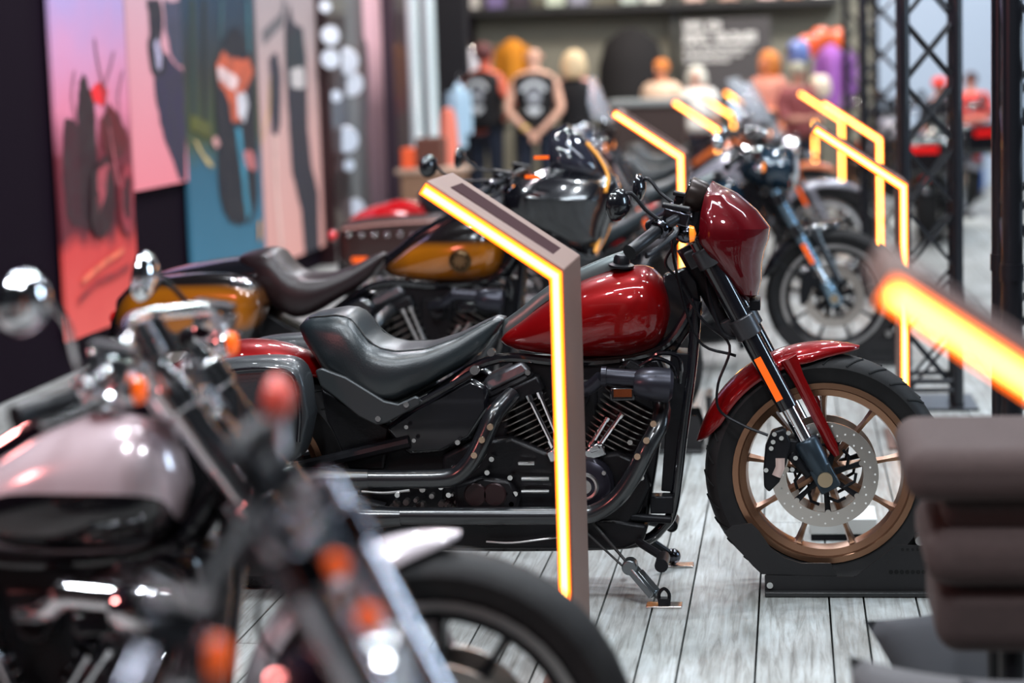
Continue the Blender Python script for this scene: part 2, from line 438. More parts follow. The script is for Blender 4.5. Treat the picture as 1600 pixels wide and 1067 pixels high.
    g.box(T(1056, 655, 0), (.05, .12, .40), Matrix.Rotation(.09, 3, 'Y')); g.build('oil_cooler', BLACKM, root, bev=.003)
    g = MB(); g.prism(tt([(1036, 430, -.03), (1072, 418, -.03), (1090, 440, -.03), (1098, 490, -.03), (1052, 556, -.03), (1030, 552, -.03)]), (0, .06, 0)); g.build('neck_gusset', BLACKG, root, bev=.006)
    # sump and lower frame covers
    g = MB(); g.prism(tt([(500, 816, -.12), (700, 812, -.12), (960, 812, -.12), (1012, 822, -.12), (1006, 846, -.12), (975, 858, -.12), (640, 858, -.12), (520, 848, -.12)]), (0, .24, 0))
    g.build('oil_pan', dk, root, bev=.01)
    if hi:
        g = MB()
        rnd = random.Random(3)
        for k in range(26):
            px = 610+rnd.random()*170; py = 762+rnd.random()*34
            g.disc(T(px, py, -.12), (0, 1, 0), .004+.006*rnd.random(), .03, 8)
        g.tube(tt([(565, 768, -.13), (600, 770, -.13), (640, 766, -.13)]), .004, 6, 4)
        g.tube(tt([(760, 846, -.15), (800, 848, -.16), (850, 842, -.16), (880, 838, -.15)]), .003, 6, 4)
        g.pieces('linkage_fitting', STEEL, root)

def exhaust(root, s):
    pm = s.get('pipe', mat('pipe black', (.008, .009, .011), .28, 0., .9, crough=.16)); mm = s.get('muffler', pm)
    up = [(800, 618, -.09), (786, 632, -.13), (771, 650, -.17), (756, 684, -.19), (741, 714, -.2), (722, 737, -.2), (698, 747, -.2), (640, 749, -.2), (577, 749, -.2)]
    m = MB(); m.tube(tt(up), .0265, 18, 6); p = m.build('exhaust_pipe', pm, root)
    m = MB()
    for a in ((766, 667), (753, 687), (741, 711)):
        c = T(*a, -.222); m.disc(c, (0, 1, 0), .009, .012, 14)
    m.pieces('shield_hole', mat('warm hole', (.7, .5, .35), .25, .9), p)
    a, b, c, d = T(577, 749, -.2), T(517, 751, -.2), T(505, 751, -.2), T(330, 754, -.2)
    m = MB(); m.tube([a, b, c, d, d+V((-.02, 0, 0))], [.028, .036, .04, .04, .036], 20); m.build('muffler', mm, root)
    lo = [(1022, 600, -.09), (1034, 632, -.12), (1030, 664, -.17), (1010, 702, -.2), (990, 742, -.2), (966, 776, -.2), (936, 798, -.2), (900, 805, -.2), (760, 806, -.2), (627, 806, -.2)]
    m = MB(); m.tube(tt(lo), .0255, 18, 6); p = m.build('exhaust_pipe', pm, root)
    m = MB()
    for q in ((1021, 662), (1010, 688), (996, 713)): m.disc(T(*q, -.224), (0, 1, 0), .009, .012, 14)
    m.pieces('shield_hole', mat('warm hole', (0, 0, 0)), p)
    a, b, c, d = T(627, 807, -.2), T(572, 808, -.2), T(560, 808, -.2), T(340, 808, -.2)
    m = MB(); m.tube([a, b, c, d, d+V((-.02, 0, 0))], [.027, .036, .04, .04, .036], 20); m.build('muffler', mm, root)

def fork(root, s, q=T):
    ft = s.get('fork_top', V(T(1095, 381, -.11))); fb = s.get('fork_bottom', V(T(1289, 746, -.11)))
    up = s.get('fork_upper', BLACKG); lw = s.get('fork_lower', BLACKM); ch = s.get('stanchion', CHROME)
    d = fb-ft; ax = d.normalized()
    for sd in (-1, 1):
        A = V((ft.x, sd*.11, ft.z)); B = V((fb.x, sd*.11, fb.z)); D = B-A
        m = MB(); m.cyl(A-ax*.012, A+D*.70, .0285, seg=24); m.cyl(A-ax*.02, A-ax*.01, .02, seg=20)
        leg = m.build('fork_leg', up, root)
        m = MB(); m.cyl(A+D*.69, A+D*.86, .0205, seg=20); m.build('stanchion', ch, leg)
        m = MB(); m.tube([A+D*.835, A+D*.85, A+D*.93, A+D*.985], [.03, .035, .033, .026], 20)
        m.box(B+V((0, 0, 0)), (.06, .04, .075), Matrix.Rotation(-math.atan2(D.x, -D.z), 3, 'Y'))
        m.build('fork_foot', lw, leg, bev=.005)
        m = MB(); m.disc(V((0, sd*.135, TR)), (0, 1, 0), .021, .02, 24); m.build('axle_nut', mat('axle brass', (.5, .38, .25), .3, .9), leg)
        if sd < 0 or s.get('both_reflectors', True):
            m = MB(); n1 = V((-ax.z, 0, ax.x)); w = .010
            P = A+D*.475+V((0, sd*.029, 0)); Q = A+D*.655+V((0, sd*.029, 0)); o = n1*.008 if n1.x < 0 else -n1*.008
            m.prism([P+o+n1*w, P+o-n1*w, Q+o-n1*w, Q+o+n1*w], (0, sd*.005, 0)); m.build('reflector', ORANGE, leg)
    clampm = s.get('clamp', mat('grey satin clamp', (.055, .055, .06), .35, .6))
    for t, hh in ((.055, .05), (.355, .055)):
        m = MB(); c = ft+d*t; c.y = 0; R3 = Matrix.Rotation(-math.atan2(d.x, -d.z), 3, 'Y')
        m.box(c+V((-.025, 0, 0)), (.075, .17, hh), R3)
        for sd in (-1, 1): m.cyl(c+V((0, sd*.11, 0))-ax*hh*.55, c+V((0, sd*.11, 0))+ax*hh*.55, .037, seg=24)
        m.build('triple_clamp', clampm, root, bev=.004)
    m = MB(); c = V((ft.x-.05, 0, ft.z)); m.cyl(c+d*.02, c+d*.38, .033, seg=20); m.build('steering_head', BLACKM, root)

def frame(root, s):
    fr = s.get('frame', BLACKG)
    m = MB()
    for sd in (-1, 1):
        y = sd*.05
        m.tube(tt([(1088, 470, y), (1082, 560, y), (1066, 680, y), (1052, 790, y), (1036, 822, y), (1000, 846, y), (900, 852, y), (700, 852, y), (600, 840, y)]), .016, 12, 5)
        m.tube(tt([(1088, 470, y), (1030, 545, y), (900, 566, y), (780, 560, y), (700, 600, y), (640, 660, y), (600, 760, y), (600, 840, y)]), .015, 10, 5)
    fo = m.build('frame', fr, root)
    m = MB()
    for sd in (-1, 1):
        y = sd*.12
        m.tube([T(600, 800, y), V((RAX.x+.1, y, RAX.z)), V((RAX.x-.04, y, RAX.z))], [.03, .024, .03], 12)
        m.tube([T(640, 690, y), V((RAX.x, y, RAX.z))], .02, 10)
    m.disc(RAX, (0, 1, 0), .022, .3); m.build('swingarm', BLACKM, root)
    if s.get('strut', True):
        for sd in (-1, 1):
            m = MB(); o = tt([(492, 579, -.17), (502, 575, -.17), (540, 589, -.17), (600, 626, -.17), (622, 631, -.17), (648, 619, -.17), (655, 622, -.17), (656, 633, -.17), (604, 661, -.17), (588, 665, -.17), (560, 651, -.17), (528, 625, -.17), (500, 603, -.17)])
            if sd > 0: o = [V((p.x, -p.y, p.z)) for p in o]
            m.prism(o, (0, -sd*.02, 0)); c = m.build('strut_cover', s.get('strut_mat', mat('satin graphite', (.045, .05, .053), .38, .5)), root, bev=.005)
            if sd < 0 and s.get('hi'):
                m = MB()
                for p in ((591, 654), (635, 632)): m.disc(T(*p, -.175), (0, 1, 0), .008, .01, 14)
                m.pieces('cover_bolt', WHITEB, c)
        m = MB()
        for sd in (-1, 1): m.cyl(V((T(650, 626).x, sd*.15, T(650, 626).z)), V((T(748, 574).x, sd*.12, T(748, 574).z)), .009, seg=8)
        m.pieces('frame_rail', BLACKG, root)
        m = MB(); m.disc(T(742, 578, -.14), (0, 1, 0), .013, .02, 18); m.disc(T(768, 550, -.11), (0, 1, 0), .011, .03, 14); m.pieces('frame_bolt', WHITEB, root)
    # battery side cover
    for sd in (-1, 1):
        m = MB(); o = tt([(600, 668, -.12), (650, 634, -.12), (735, 590, -.12), (762, 604, -.12), (764, 640, -.12), (735, 686, -.12), (690, 708, -.12), (640, 712, -.12), (622, 700, -.12)])
        if sd > 0: o = [V((p.x, -p.y, p.z)) for p in o]
        m.prism(o, (0, -sd*.03, 0)); c = m.build('side_cover', s.get('side', BLACKG), root, 60, bev=.014)
        if sd < 0 and s.get('hi'):
            m = MB()
            for p in ((635, 667), (647, 688)): m.disc(T(*p, -.152), (0, 1, 0), .006, .008, 12)
            m.pieces('cover_bolt', WHITEB, c)
    # regulator box, front peg
    m = MB(); m.box(T(1035, 786, -.07), (.066, .06, .05)); m.cyl(T(985, 808, -.1), T(1050, 812, -.1), .012, seg=12)
    m.build('regulator_box', BLACKM, root, bev=.004)
    for sd in (-1, 1):
        m = MB(); a = T(1000, 842, -.1); b = T(1040, 858, -.1); a.y = sd*.14; b.y = sd*.2
        m.cyl(a, b, .012, seg=10); m.cyl(b, b+V((0, sd*.1, 0)), .019, seg=16); m.build('foot_peg', BLACKM, root)

def tank(root, s):
    top = prof([(783, 528), (792, 517), (815, 500), (851, 472), (901, 440), (954, 421), (1001, 414), (1026, 424), (1042, 449), (1049, 480)])
    bot = prof([(783, 530), (792, 538), (815, 546), (851, 551), (907, 556), (954, 556), (989, 553), (1026, 541), (1042, 518), (1049, 490)])
    x = [p[0] for p in top]
    wid = [(x[0], .02), (x[1], .05), (x[2], .08), (x[3], .115), (x[4], .14), (x[5], .15), (x[6], .15), (x[7], .13), (x[8], .09), (x[9], .03)]
    m = MB(); m.loft(body_loft(dense(top), dense(bot), dense(wid), 40 if s.get('hi') else 20, 28, 2.3))
    t = m.build('fuel_tank', s['tank'], root, 60)
    m = MB(); P = tt([(786, 508, -.0), (815, 487), (851, 457), (895, 431), (940, 411), (975, 398)])
    rings = []
    for i, p in enumerate(smooth_path(P, 4)):
        n = len(P)*4; w = .022+.014*math.sin(i/n*PI); rings.append([p+V((0, w, -.006)), p+V((0, w*.7, .012)), p+V((0, -w*.7, .012)), p+V((0, -w, -.006)), p+V((0, -w, -.03)), p+V((0, w, -.03))])
    m.loft(rings); m.build('tank_console', s.get('console', mat('grey satin console', (.12, .14, .14), .3, .6)), t, 50, bev=.003)
    m = MB(); c = T(971, 413, -.05); m.lathe([(.036, -.006), (.036, 0), (.024, .004), (.023, .02), (.017, .028), (0, .03)], c, (.1, -.12, 1), 24); m.build('filler_cap', s.get('cap', BLACKM), t)
    return t

def seat(root, s):
    top = prof([(478, 501), (486, 492), (499, 487), (536, 480), (555, 482), (566, 490), (576, 506), (588, 521), (605, 531), (630, 537), (674, 535), (717, 521), (755, 502), (778, 492), (789, 495)])
    bot = prof([(478, 512), (486, 530), (499, 548), (521, 582), (539, 598), (574, 617), (605, 630), (630, 624), (655, 611), (690, 590), (724, 571), (761, 542), (780, 516), (789, 499)])
    x0, x1 = top[0][0], top[-1][0]; L = x1-x0
    wid = [(x0, .08), (x0+.06*L, .125), (x0+.2*L, .155), (x0+.45*L, .165), (x0+.65*L, .14), (x0+.85*L, .085), (x1, .04)]
    m = MB(); m.loft(body_loft(top, bot, dense(wid), 44 if s.get('hi') else 22, 24, 3.2))
    o = m.build('seat', s.get('seat', LEATHER), root, 80)
    if s.get('hi'):
        m = MB(); tp = [(x, z) for x, z in top]
        for sd in (-1, 1):
            pts = []
            for i in range(26):
                x = x0+L*(.05+.9*i/25); w = interp(dense(wid), x)
                zt = interp(top, x); zb = interp(bot, x); c = (zt+zb)/2; h = (zt-zb)/2
                a = 1.02; e = 3.2
                pts.append(V((x, sd*w*math.cos(a)**(2/e)*1.002, c+h*math.sin(a)**(2/e)*1.002)))
            m.tube(pts, .0028, 6)
        m.build('seat_piping', mat('seam', (.01, .01, .01), .5), o)
    return o

def handlebar(root, s):
    ft = s.get('fork_top', V(T(1095, 381, -.11)))
    sh = s.get('bar_shift', V((0, 0, 0)))
    gm = s.get('grip', BLACKM); cm = s.get('bar', BLACKM); hm = s.get('housing', BLACKC)
    c0 = V((ft.x-.03, 0, ft.z+.02))
    m = MB()
    m.tube([c0+V((0, -.05, 0)), c0+V((-.03, -.045, .055))], .02, 12); m.tube([c0+V((0, .05, 0)), c0+V((-.03, .045, .055))], .02, 12)
    g, e = s['grips'] if 'grips' in s else (T(1030, 358, -.34), T(988, 391, -.43))
    mid = c0+V((-.03, 0, .065))
    pts = [V((e.x, e.y, e.z)), g, (g+mid)/2+V((.04, -.08, .02)), mid+V((0, -.08, 0)), mid+V((0, .08, 0)), (V((g.x, -g.y, g.z))+mid)/2+V((.04, .08, .02)), V((g.x, -g.y, g.z)), V((e.x, -e.y, e.z))]
    m.tube(pts, .0135, 12, 6)
    hb = m.build('handlebar', cm, root)
    for sd in (-1, 1):
        f = lambda p: V((p.x, sd*abs(p.y) if p.y else 0, p.z))
        A = f(g); B = f(e); D = B-A
        m = MB(); m.tube([A+D*.15, A+D*.2, A+D*1.05, A+D*1.1], [.02, .018, .018, .022], 16); m.build('grip', gm, hb)
        m = MB(); inn = V((mid.x, sd*.1, mid.z)); I = (A-inn).normalized()
        m.tube([A-I*.06, A-I*.05, A+D*.02, A+D*.05], [.018, .027, .027, .02], 16)
        m.box(A-I*.07+V((.03, 0, .02)), (.07, .05, .035), Matrix.Rotation(.3, 3, 'Y'))
        sw = m.build('switch_housing', hm, hb, bev=.005)
        m = MB(); m.box(A-I*.075+V((.03, 0, .045)), (.075, .055, .012), Matrix.Rotation(.2, 3, 'Y')); m.build('reservoir_lid', BLACKM, sw, bev=.003)
        m = MB(); m.tube([A+V((.045, 0, .0)), A+D*.3+V((.06, 0, -.0)), A+D*1.1+V((.055, 0, -.005)), A+D*1.2+V((.05, 0, -.003))], [.008, .007, .006, .009], 8, 5); m.build('brake_lever' if sd < 0 else 'clutch_lever', cm, hb)
        if s.get('mirrors', True) and not (sd < 0 and s.get('left_mirror_only')):
            if sd < 0 and 'mirror_near' in s: mp, ms = s['mirror_near']; mp = f(mp); ms = f(ms)
            elif 'mirror_pos' in s: mp, ms = s['mirror_pos']; mp = f(mp); ms = f(ms)
            else: mp = f(T(965, 320, -.36)); ms = f(T(986, 302, -.35))
            m = MB(); r = s.get('mirror_r', .045)
            m.tube([A+V((-.0, 0, .025)), (A+ms)/2+V((0, 0, .005)), ms, mp+V((.01, 0, .02))], .0055, 8, 3)
            st = m.build('mirror_stem', s.get('mirror_stem', cm), hb)
            n = s.get('mirror_dir', V((-.75, -.55*sd if sd < 0 else .1, .1))).normalized()
            m = MB(); m.lathe([(0, .028), (r*.6, .022), (r*.93, .008), (r, 0), (r*.97, -.004)], mp, -n, 28); m.build('mirror_shell', s.get('mirror_shell', BLACKG), st)
            m = MB(); m.disc(mp+n*.004, n, r*.93, .002, 28); m.build('mirror_glass', MIRROR, st)
        if s.get('signals', True):
            P = A-I*.09+V((.05, 0, -.03))
            m = MB(); m.ball(P, .026, 14, 8, (1.1, 1, 1)); ts = m.build('turn_signal', hm, hb)
            m = MB(); m.lathe([(.024, 0), (.02, .012), (0, .018)], P+V((.012, 0, 0)), (1, 0, 0), 18); m.build('signal_lens', s.get('lens', AMBERL), ts)
    if s.get('gauge', True):
        m = MB(); a = T(1074, 300); b = T(1097, 308); ax = (b-a).normalized()
        m.tube([a, a+ax*.004, b, b+ax*.02], [.043, .047, .045, .03], 28); gg = m.build('speedometer', s.get('gauge_mat', mat('brown black pod', (.035, .025, .022), .3, .5)), hb)
        m = MB(); m.disc(a-ax*.001, ax, .038, .004); m.build('dial', mat('dial glass', (.01, .01, .012), .05, 0, 1.), gg)
        m = MB(); m.tube([b, T(1090, 345), c0], [.02, .018, .018], 10); m.build('gauge_bracket', BLACKM, hb)
    # hoses
    m = MB()
    m.tube(tt([(1062, 372, -.2), (1040, 410, -.1), (1062, 440, -.08), (1098, 500, -.08), (1140, 540, -.1), (1122, 600, -.12), (1124, 640, -.1), (1160, 664, -.1), (1200, 680, -.1)]), .0042, 6, 6)
    m.tube(tt([(1050, 372, -.22), (1056, 420, -.1), (1090, 530, -.06), (1150, 556, -.06)]), .0042, 6, 6)
    m.tube(tt([(1098, 400, -.05), (1110, 470, -.08), (1128, 520, -.1), (1150, 528, -.1)]), .006, 6, 6)
    m.build('cable', BLACKM, hb)
    return hb

def cowl(root, s):
    Rr = [T(*p) for p in ((1112, 285), (1103, 303), (1098, 327), (1096, 350), (1096, 371), (1112, 392), (1128, 412), (1141, 434), (1152, 452), (1167, 466))]
    Fr = [T(*p) for p in ((1118, 287), (1151, 303), (1182, 329), (1202, 355), (1200, 372), (1193, 392), (1189, 412), (1189, 434), (1184, 458), (1170, 467))]
    W = [.03, .10, .135, .152, .155, .145, .13, .11, .085, .05]
    n = 12; rings = []
    for i in range(len(Rr)):
        row = []
        for k in range(-n, n+1):
            u = k/n; a = u*PI/2
            bx = abs(math.cos(a))**.75; row.append(V((Rr[i].x+(Fr[i].x-Rr[i].x)*bx, W[i]*math.copysign(abs(math.sin(a))**.85, a), Rr[i].z+(Fr[i].z-Rr[i].z)*bx)))
        rings.append(row)
    m = MB(); m.loft(rings, False, False)
    o = m.build('headlight_cowl', s['cowl'], root, 24, solid=.006)
    m = MB(); c = T(1165, 385); m.lathe([(0, -.11), (.06, -.1), (.085, -.05), (.09, -.01), (.083, .0)], c, (1, 0, -.1), 28)
    hl = m.build('headlight', BLACKG, root)
    m = MB(); m.lathe([(.083, 0), (.06, .012), (0, .018)], c, (1, 0, -.1), 28); m.build('lens', LENS, hl)
    m = MB(); m.box(T(1180, 474, 0), (.03, .1, .03)); m.box(T(1140, 470, 0), (.06, .12, .02)); m.build('cowl_bracket', BLACKM, root, bev=.003)

def headlamp(root, s, c, r=.09, metal=None, ln=.14):
    m = MB(); ax = V((1, 0, -.08))
    m.lathe([(0, -ln), (r*.45, -ln*.95), (r*.8, -ln*.62), (r*.97, -ln*.25), (r, 0), (r*1.05, .004), (r*1.05, .014), (r*.95, .018)], c, ax, 32)
    h = m.build('headlight', metal or CHROME, root)
    m = MB(); m.lathe([(r*.95, .012), (r*.6, .026), (0, .032)], c, ax, 28); m.build('lens', LENS, h)
    return h

def bag(root, top, bot, y0, y1, m_, name='saddlebag', e=4.):
    for sd in (-1, 1):
        m = MB(); yc = sd*(y0+y1)/2; hw = (y1-y0)/2; x0 = top[0][0]; x1 = top[-1][0]
        m.loft(body_loft(top, bot, [(x0, hw*.5), (x0+.08*(x1-x0), hw*.9), (x0+.2*(x1-x0), hw), (x1-.1*(x1-x0), hw), (x1, hw*.75)], 24, 24, e, yc))
        o = m.build(name, m_, root, 60)
        yield o, sd

def caliper(root, s):
    m = MB()
    m.prism(tt([(1196, 694, -.09), (1206, 670, -.09), (1226, 664, -.09), (1236, 690, -.09), (1228, 722, -.09), (1218, 748, -.09), (1202, 764, -.09), (1194, 756, -.09), (1193, 728, -.09)]), (0, -.05, 0))
    m.cyl(T(1234, 706, -.1), T(1268, 742, -.1), .018, seg=10)
    m.box(T(1240, 700, -.1), (.04, .03, .05))
    c = m.build('brake_caliper', BLACKM, root, bev=.006)
    if s.get('hi'):
        m = MB(); m.tube(tt([(1219, 716, -.142), (1219, 730, -.142), (1213, 744, -.142)]), .013, 14, flat=.35); m.build('caliper_badge', mat('rosy badge', (.75, .55, .5), .3, .6), c)
        m = MB()
        for p in ((1221, 684), (1243, 715), (1238, 733), (1208, 690), (1205, 700), (1197, 734), (1232, 676), (1210, 678)): m.disc(T(*p, -.14), (0, 1, 0), .0065, .014, 12)
        m.pieces('caliper_bolt', WHITEB, c)

def bike(label, origin, yaw, s, group=None, cat='motorcycle'):
    root = empty('motorcycle', origin, label, cat, group, yaw)
    wr = s.get('rim_r', .255)
    wheel(root, 'front_wheel', FAX, TR, .128, wr, s); wheel(root, 'rear_wheel', RAX, .338, .18, .222, s, False)
    fork(root, s); frame(root, s); engine(root, s); exhaust(root, s); tank(root, s); seat(root, s); handlebar(root, s)
    caliper(root, s)
    if s.get('front_fender'):
        ff = arc_fender(FAX, s.get('fR', .372), s.get('fa0', 74), s.get('fa1', 166), .078, .05).build('front_fender', s['front_fender'], root, 60)
        m = MB()
        for sd in (-1, 1):
            A = T(1232, 560, -.082); B = T(1308, 712, -.082); A.y *= -sd; B.y *= -sd
            m.tube([A, A+(B-A)*.2, B-(B-A)*.1, B], [.026, .018, .016, .008], 10, flat=.5)
        m.build('fender_strut', s['front_fender'], ff)
    rf = s.get('rear_fender')
    if rf:
        m = arc_fender(RAX, s.get('rR', .40), s.get('ra0', 48), s.get('ra1', 168), .115, .075, tip=.16, n=34)
        m.build('rear_fender', rf, root, 60)
        m = MB(); p = RAX+V((math.cos(math.radians(150))*.42, 0, math.sin(math.radians(150))*.42)); m.ball(p, .04, 14, 8, (.7, 1.2, .8)); tl = m.build('tail_lamp', REDL, root)
    if s.get('cowl'): cowl(root, s)
    return root
# ------------------------------------------------------------------ the main bike
MAIN = dict(hi=True, tank=REDP, cowl=CHERRY, fork_lower=mat('blue black casting', (.04, .055, .07), .32, .7), front_fender=REDP, rear_fender=REDP, wheel=BRONZE, spokes=9, seat=LEATHER)
main = bike('dark red cruiser motorcycle with a small fork-mounted cowl, standing in sharp focus mid photo', (MAINX, MAINY, 0), 0, MAIN, None)
bt = prof([(286, 602), (300, 580), (330, 564), (368, 555), (432, 551), (468, 556), (484, 570), (492, 600), (495, 640)], -.2)
bb = prof([(286, 640), (300, 690), (330, 716), (368, 722), (432, 722), (468, 712), (484, 700), (492, 670), (495, 645)], -.2)
for o, sd in bag(main, dense(bt), dense(bb), .17, .33, mat('vinyl bag', (.02, .023, .026), .38, 0, .4, bump=(120, .2))):
    m = MB(); y = sd*.333
    m.tube([V((p.x, y, p.z)) for p in tt([(300, 640, -.33), (310, 600, -.33), (350, 582, -.33), (420, 576, -.33), (458, 588, -.33), (468, 640, -.33), (466, 690, -.33)])], .006, 8, 5)
    m.build('bag_piping', BLACKG, o)
# number mark on the tank side
# ------------------------------------------------------------------ wheel stands
def chock(ox, oy, label, group=None):
    q = T; root = empty('wheel_chock', (ox, oy, 0), label, 'wheel stand', group)
    st = mat('black powder coat', (.014, .013, .014), .42, .2, bump=(200, .1))
    for sd in (-1, 1):
        y = .105*sd
        f = lambda pts: [V((q(px, py, -.105).x, y, max(q(px, py, -.105).z, .0))) for px, py in pts]
        m = MB(); m.prism(f([(1131, 832), (1146, 820), (1174, 818), (1186, 830), (1204, 856), (1226, 872), (1252, 880), (1298, 880), (1308, 900), (1190, 897), (1176, 884)]), (0, -sd*.006, 0))
        m.build('cradle', st, root)
        m = MB(); m.prism(f([(1195, 898), (1336, 901), (1400, 851), (1470, 851), (1480, 880), (1480, 926), (1195, 926)]), (0, sd*.004, 0))
        sp = m.build('side_plate', st, root)
        m = MB()
        for k in range(7): m.disc(V((q(1392+k*8.5, 894, -.105).x, y+sd*.004, q(1392, 893, -.105).z)), (0, 1, 0), .006, .003, 12)
        for k in range(6): m.disc(V((q(1410+k*8, 858, -.105).x, y+sd*.004, q(1410, 858, -.105).z)), (0, 1, 0), .004, .003, 10)
        m.pieces('slot_hole', mat('slot hole', (.001, .001, .001), .9), sp)
        m = MB(); a = q(1203, 914, -.11); m.disc(V((a.x, y+sd*.006, a.z)), (0, 1, 0), .009, .01, 16); m.build('bolt', WHITEB, sp)
        m = MB(); a = q(1195, 920, -.105).x; b = q(1480, 920, -.105).x; m.box(((a+b)/2, y+sd*.012, .0085), (b-a, .03, .013)); m.build('base_rail', mat('worn black rail', (.05, .05, .05), .35, .6), root, bev=.002)
    m = MB(); m.box((.15, 0, .01), (.35, .2, .006)); m.box((-.06, 0, .025), (.02, .21, .02)); m.box((.36, 0, .12), (.02, .2, .2)); m.build('cross_plate', st, root)
    m = MB(); m.cyl(V((.26, -.12, .16)), V((.26, .12, .16)), .014, seg=12); m.build('roller', STEEL, root)
    return root
chock(MAINX, MAINY, 'black steel wheel chock gripping the front tyre of the sharp dark red motorcycle')
# ------------------------------------------------------------------ floor of boards running away from the camera
def floor():
    xs = [gr(*p).x for p in ((903, 885), (947, 930), (1024, 930), (1081, 926), (1187, 926), (1295, 930), (1348.6, 930), (1430, 930))]
    rnd = random.Random(11)
    while xs[-1] < 5: xs.append(xs[-1]+rnd.choice((.1, .14, .19, .19, .21)))
    while xs[0] > -5: xs.insert(0, xs[0]-rnd.choice((.1, .12, .14, .19, .19)))
    m = MB(); cols = []
    for a, b in zip(xs, xs[1:]):
        y = -3-rnd.random()*2
        while y < 30:
            L = 3.2+rnd.random()*2.2
            y1 = min(y+L, 30); n0 = len(m.f); g = .0028
            m.box(((a+b)/2, (y+y1)/2, -.0125), (b-a-2*g, y1-y-.004, .025)); c = rnd.random(); cols += [c]*6; y = y1
    o = m.build('floor', [MATS['boards']], None, 30); o['kind'] = 'structure'
    return o, cols
m = mat('boards', (.5, .5, .5), .5); nt = m.node_tree; b = nt.nodes['Principled BSDF']
N = nt.nodes.new; L = nt.links.new
ge = N('ShaderNodeNewGeometry'); tc = N('ShaderNodeTexCoord'); mp = N('ShaderNodeMapping')
L(tc.outputs['Object'], mp.inputs[0]); mp.inputs['Scale'].default_value = (1, .055, 1)
off = N('ShaderNodeVectorMath'); off.operation = 'ADD'; cb = N('ShaderNodeCombineXYZ'); mu = N('ShaderNodeMath'); mu.operation = 'MULTIPLY'; mu.inputs[1].default_value = 37.
L(ge.outputs['Random Per Island'], mu.inputs[0]); L(mu.outputs[0], cb.inputs[1]); L(mp.outputs[0], off.inputs[0]); L(cb.outputs[0], off.inputs[1])
n1 = N('ShaderNodeTexNoise'); n1.inputs['Scale'].default_value = 55; n1.inputs['Detail'].default_value = 8; n1.inputs['Roughness'].default_value = .65; n1.inputs['Distortion'].default_value = .9
L(off.outputs[0], n1.inputs['Vector'])
n2 = N('ShaderNodeTexNoise'); n2.inputs['Scale'].default_value = 5; n2.inputs['Detail'].default_value = 6; n2.inputs['Roughness'].default_value = .6
mp2 = N('ShaderNodeMapping'); mp2.inputs['Scale'].default_value = (1, .4, 1); L(tc.outputs['Object'], mp2.inputs[0]); L(mp2.outputs[0], n2.inputs['Vector'])
cr = N('ShaderNodeValToRGB'); e = cr.color_ramp.elements
e[0].position = .3; e[0].color = (*srgb(128, 128, 125), 1); e[1].position = .62; e[1].color = (*srgb(192, 197, 197), 1); x_ = e.new(.47); x_.color = (*srgb(170, 172, 169), 1)
L(n1.outputs['Fac'], cr.inputs[0])
cr2 = N('ShaderNodeValToRGB'); e = cr2.color_ramp.elements; e[0].position = .3; e[0].color = (.55, .54, .52, 1); e[1].position = .68; e[1].color = (1, 1, 1, 1)
L(n2.outputs['Fac'], cr2.inputs[0])
mx = N('ShaderNodeMix'); mx.data_type = 'RGBA'; mx.blend_type = 'MULTIPLY'; mx.inputs['Factor'].default_value = 1; L(cr.outputs[0], mx.inputs['A']); L(cr2.outputs[0], mx.inputs['B'])
mr = N('ShaderNodeMapRange'); mr.inputs['To Min'].default_value = .72; mr.inputs['To Max'].default_value = 1.02; L(ge.outputs['Random Per Island'], mr.inputs['Value'])
mx2 = N('ShaderNodeMix'); mx2.data_type = 'RGBA'; mx2.blend_type = 'MULTIPLY'; mx2.inputs['Factor'].default_value = 1; L(mx.outputs['Result'], mx2.inputs['A']); L(mr.outputs[0], mx2.inputs['B'])
n3 = N('ShaderNodeTexVoronoi'); n3.inputs['Scale'].default_value = 3.1; mp3 = N('ShaderNodeMapping'); mp3.inputs['Scale'].default_value = (1, .5, 0); L(tc.outputs['Object'], mp3.inputs[0]); L(mp3.outputs[0], n3.inputs['Vector'])
cr3 = N('ShaderNodeValToRGB'); e = cr3.color_ramp.elements; e[0].position = .02; e[0].color = (.15, .12, .1, 1); e[1].position = .045; e[1].color = (1, 1, 1, 1); L(n3.outputs['Distance'], cr3.inputs[0])
mx3 = N('ShaderNodeMix'); mx3.data_type = 'RGBA'; mx3.blend_type = 'MULTIPLY'; mx3.inputs['Factor'].default_value = .8; L(mx2.outputs['Result'], mx3.inputs['A']); L(cr3.outputs[0], mx3.inputs['B'])
L(mx3.outputs['Result'], b.inputs['Base Color'])
bp = N('ShaderNodeBump'); bp.inputs['Strength'].default_value = .35; bp.inputs['Distance'].default_value = .003; L(n1.outputs['Fac'], bp.inputs['Height']); L(bp.outputs[0], b.inputs['Normal'])
floor()
sb = MB(); sb.box((0, 13, -.06), (12, 36, .06)); tag(sb.build('trim_1', mat('dark subfloor', (.01, .01, .01), .9), None), kind='structure')

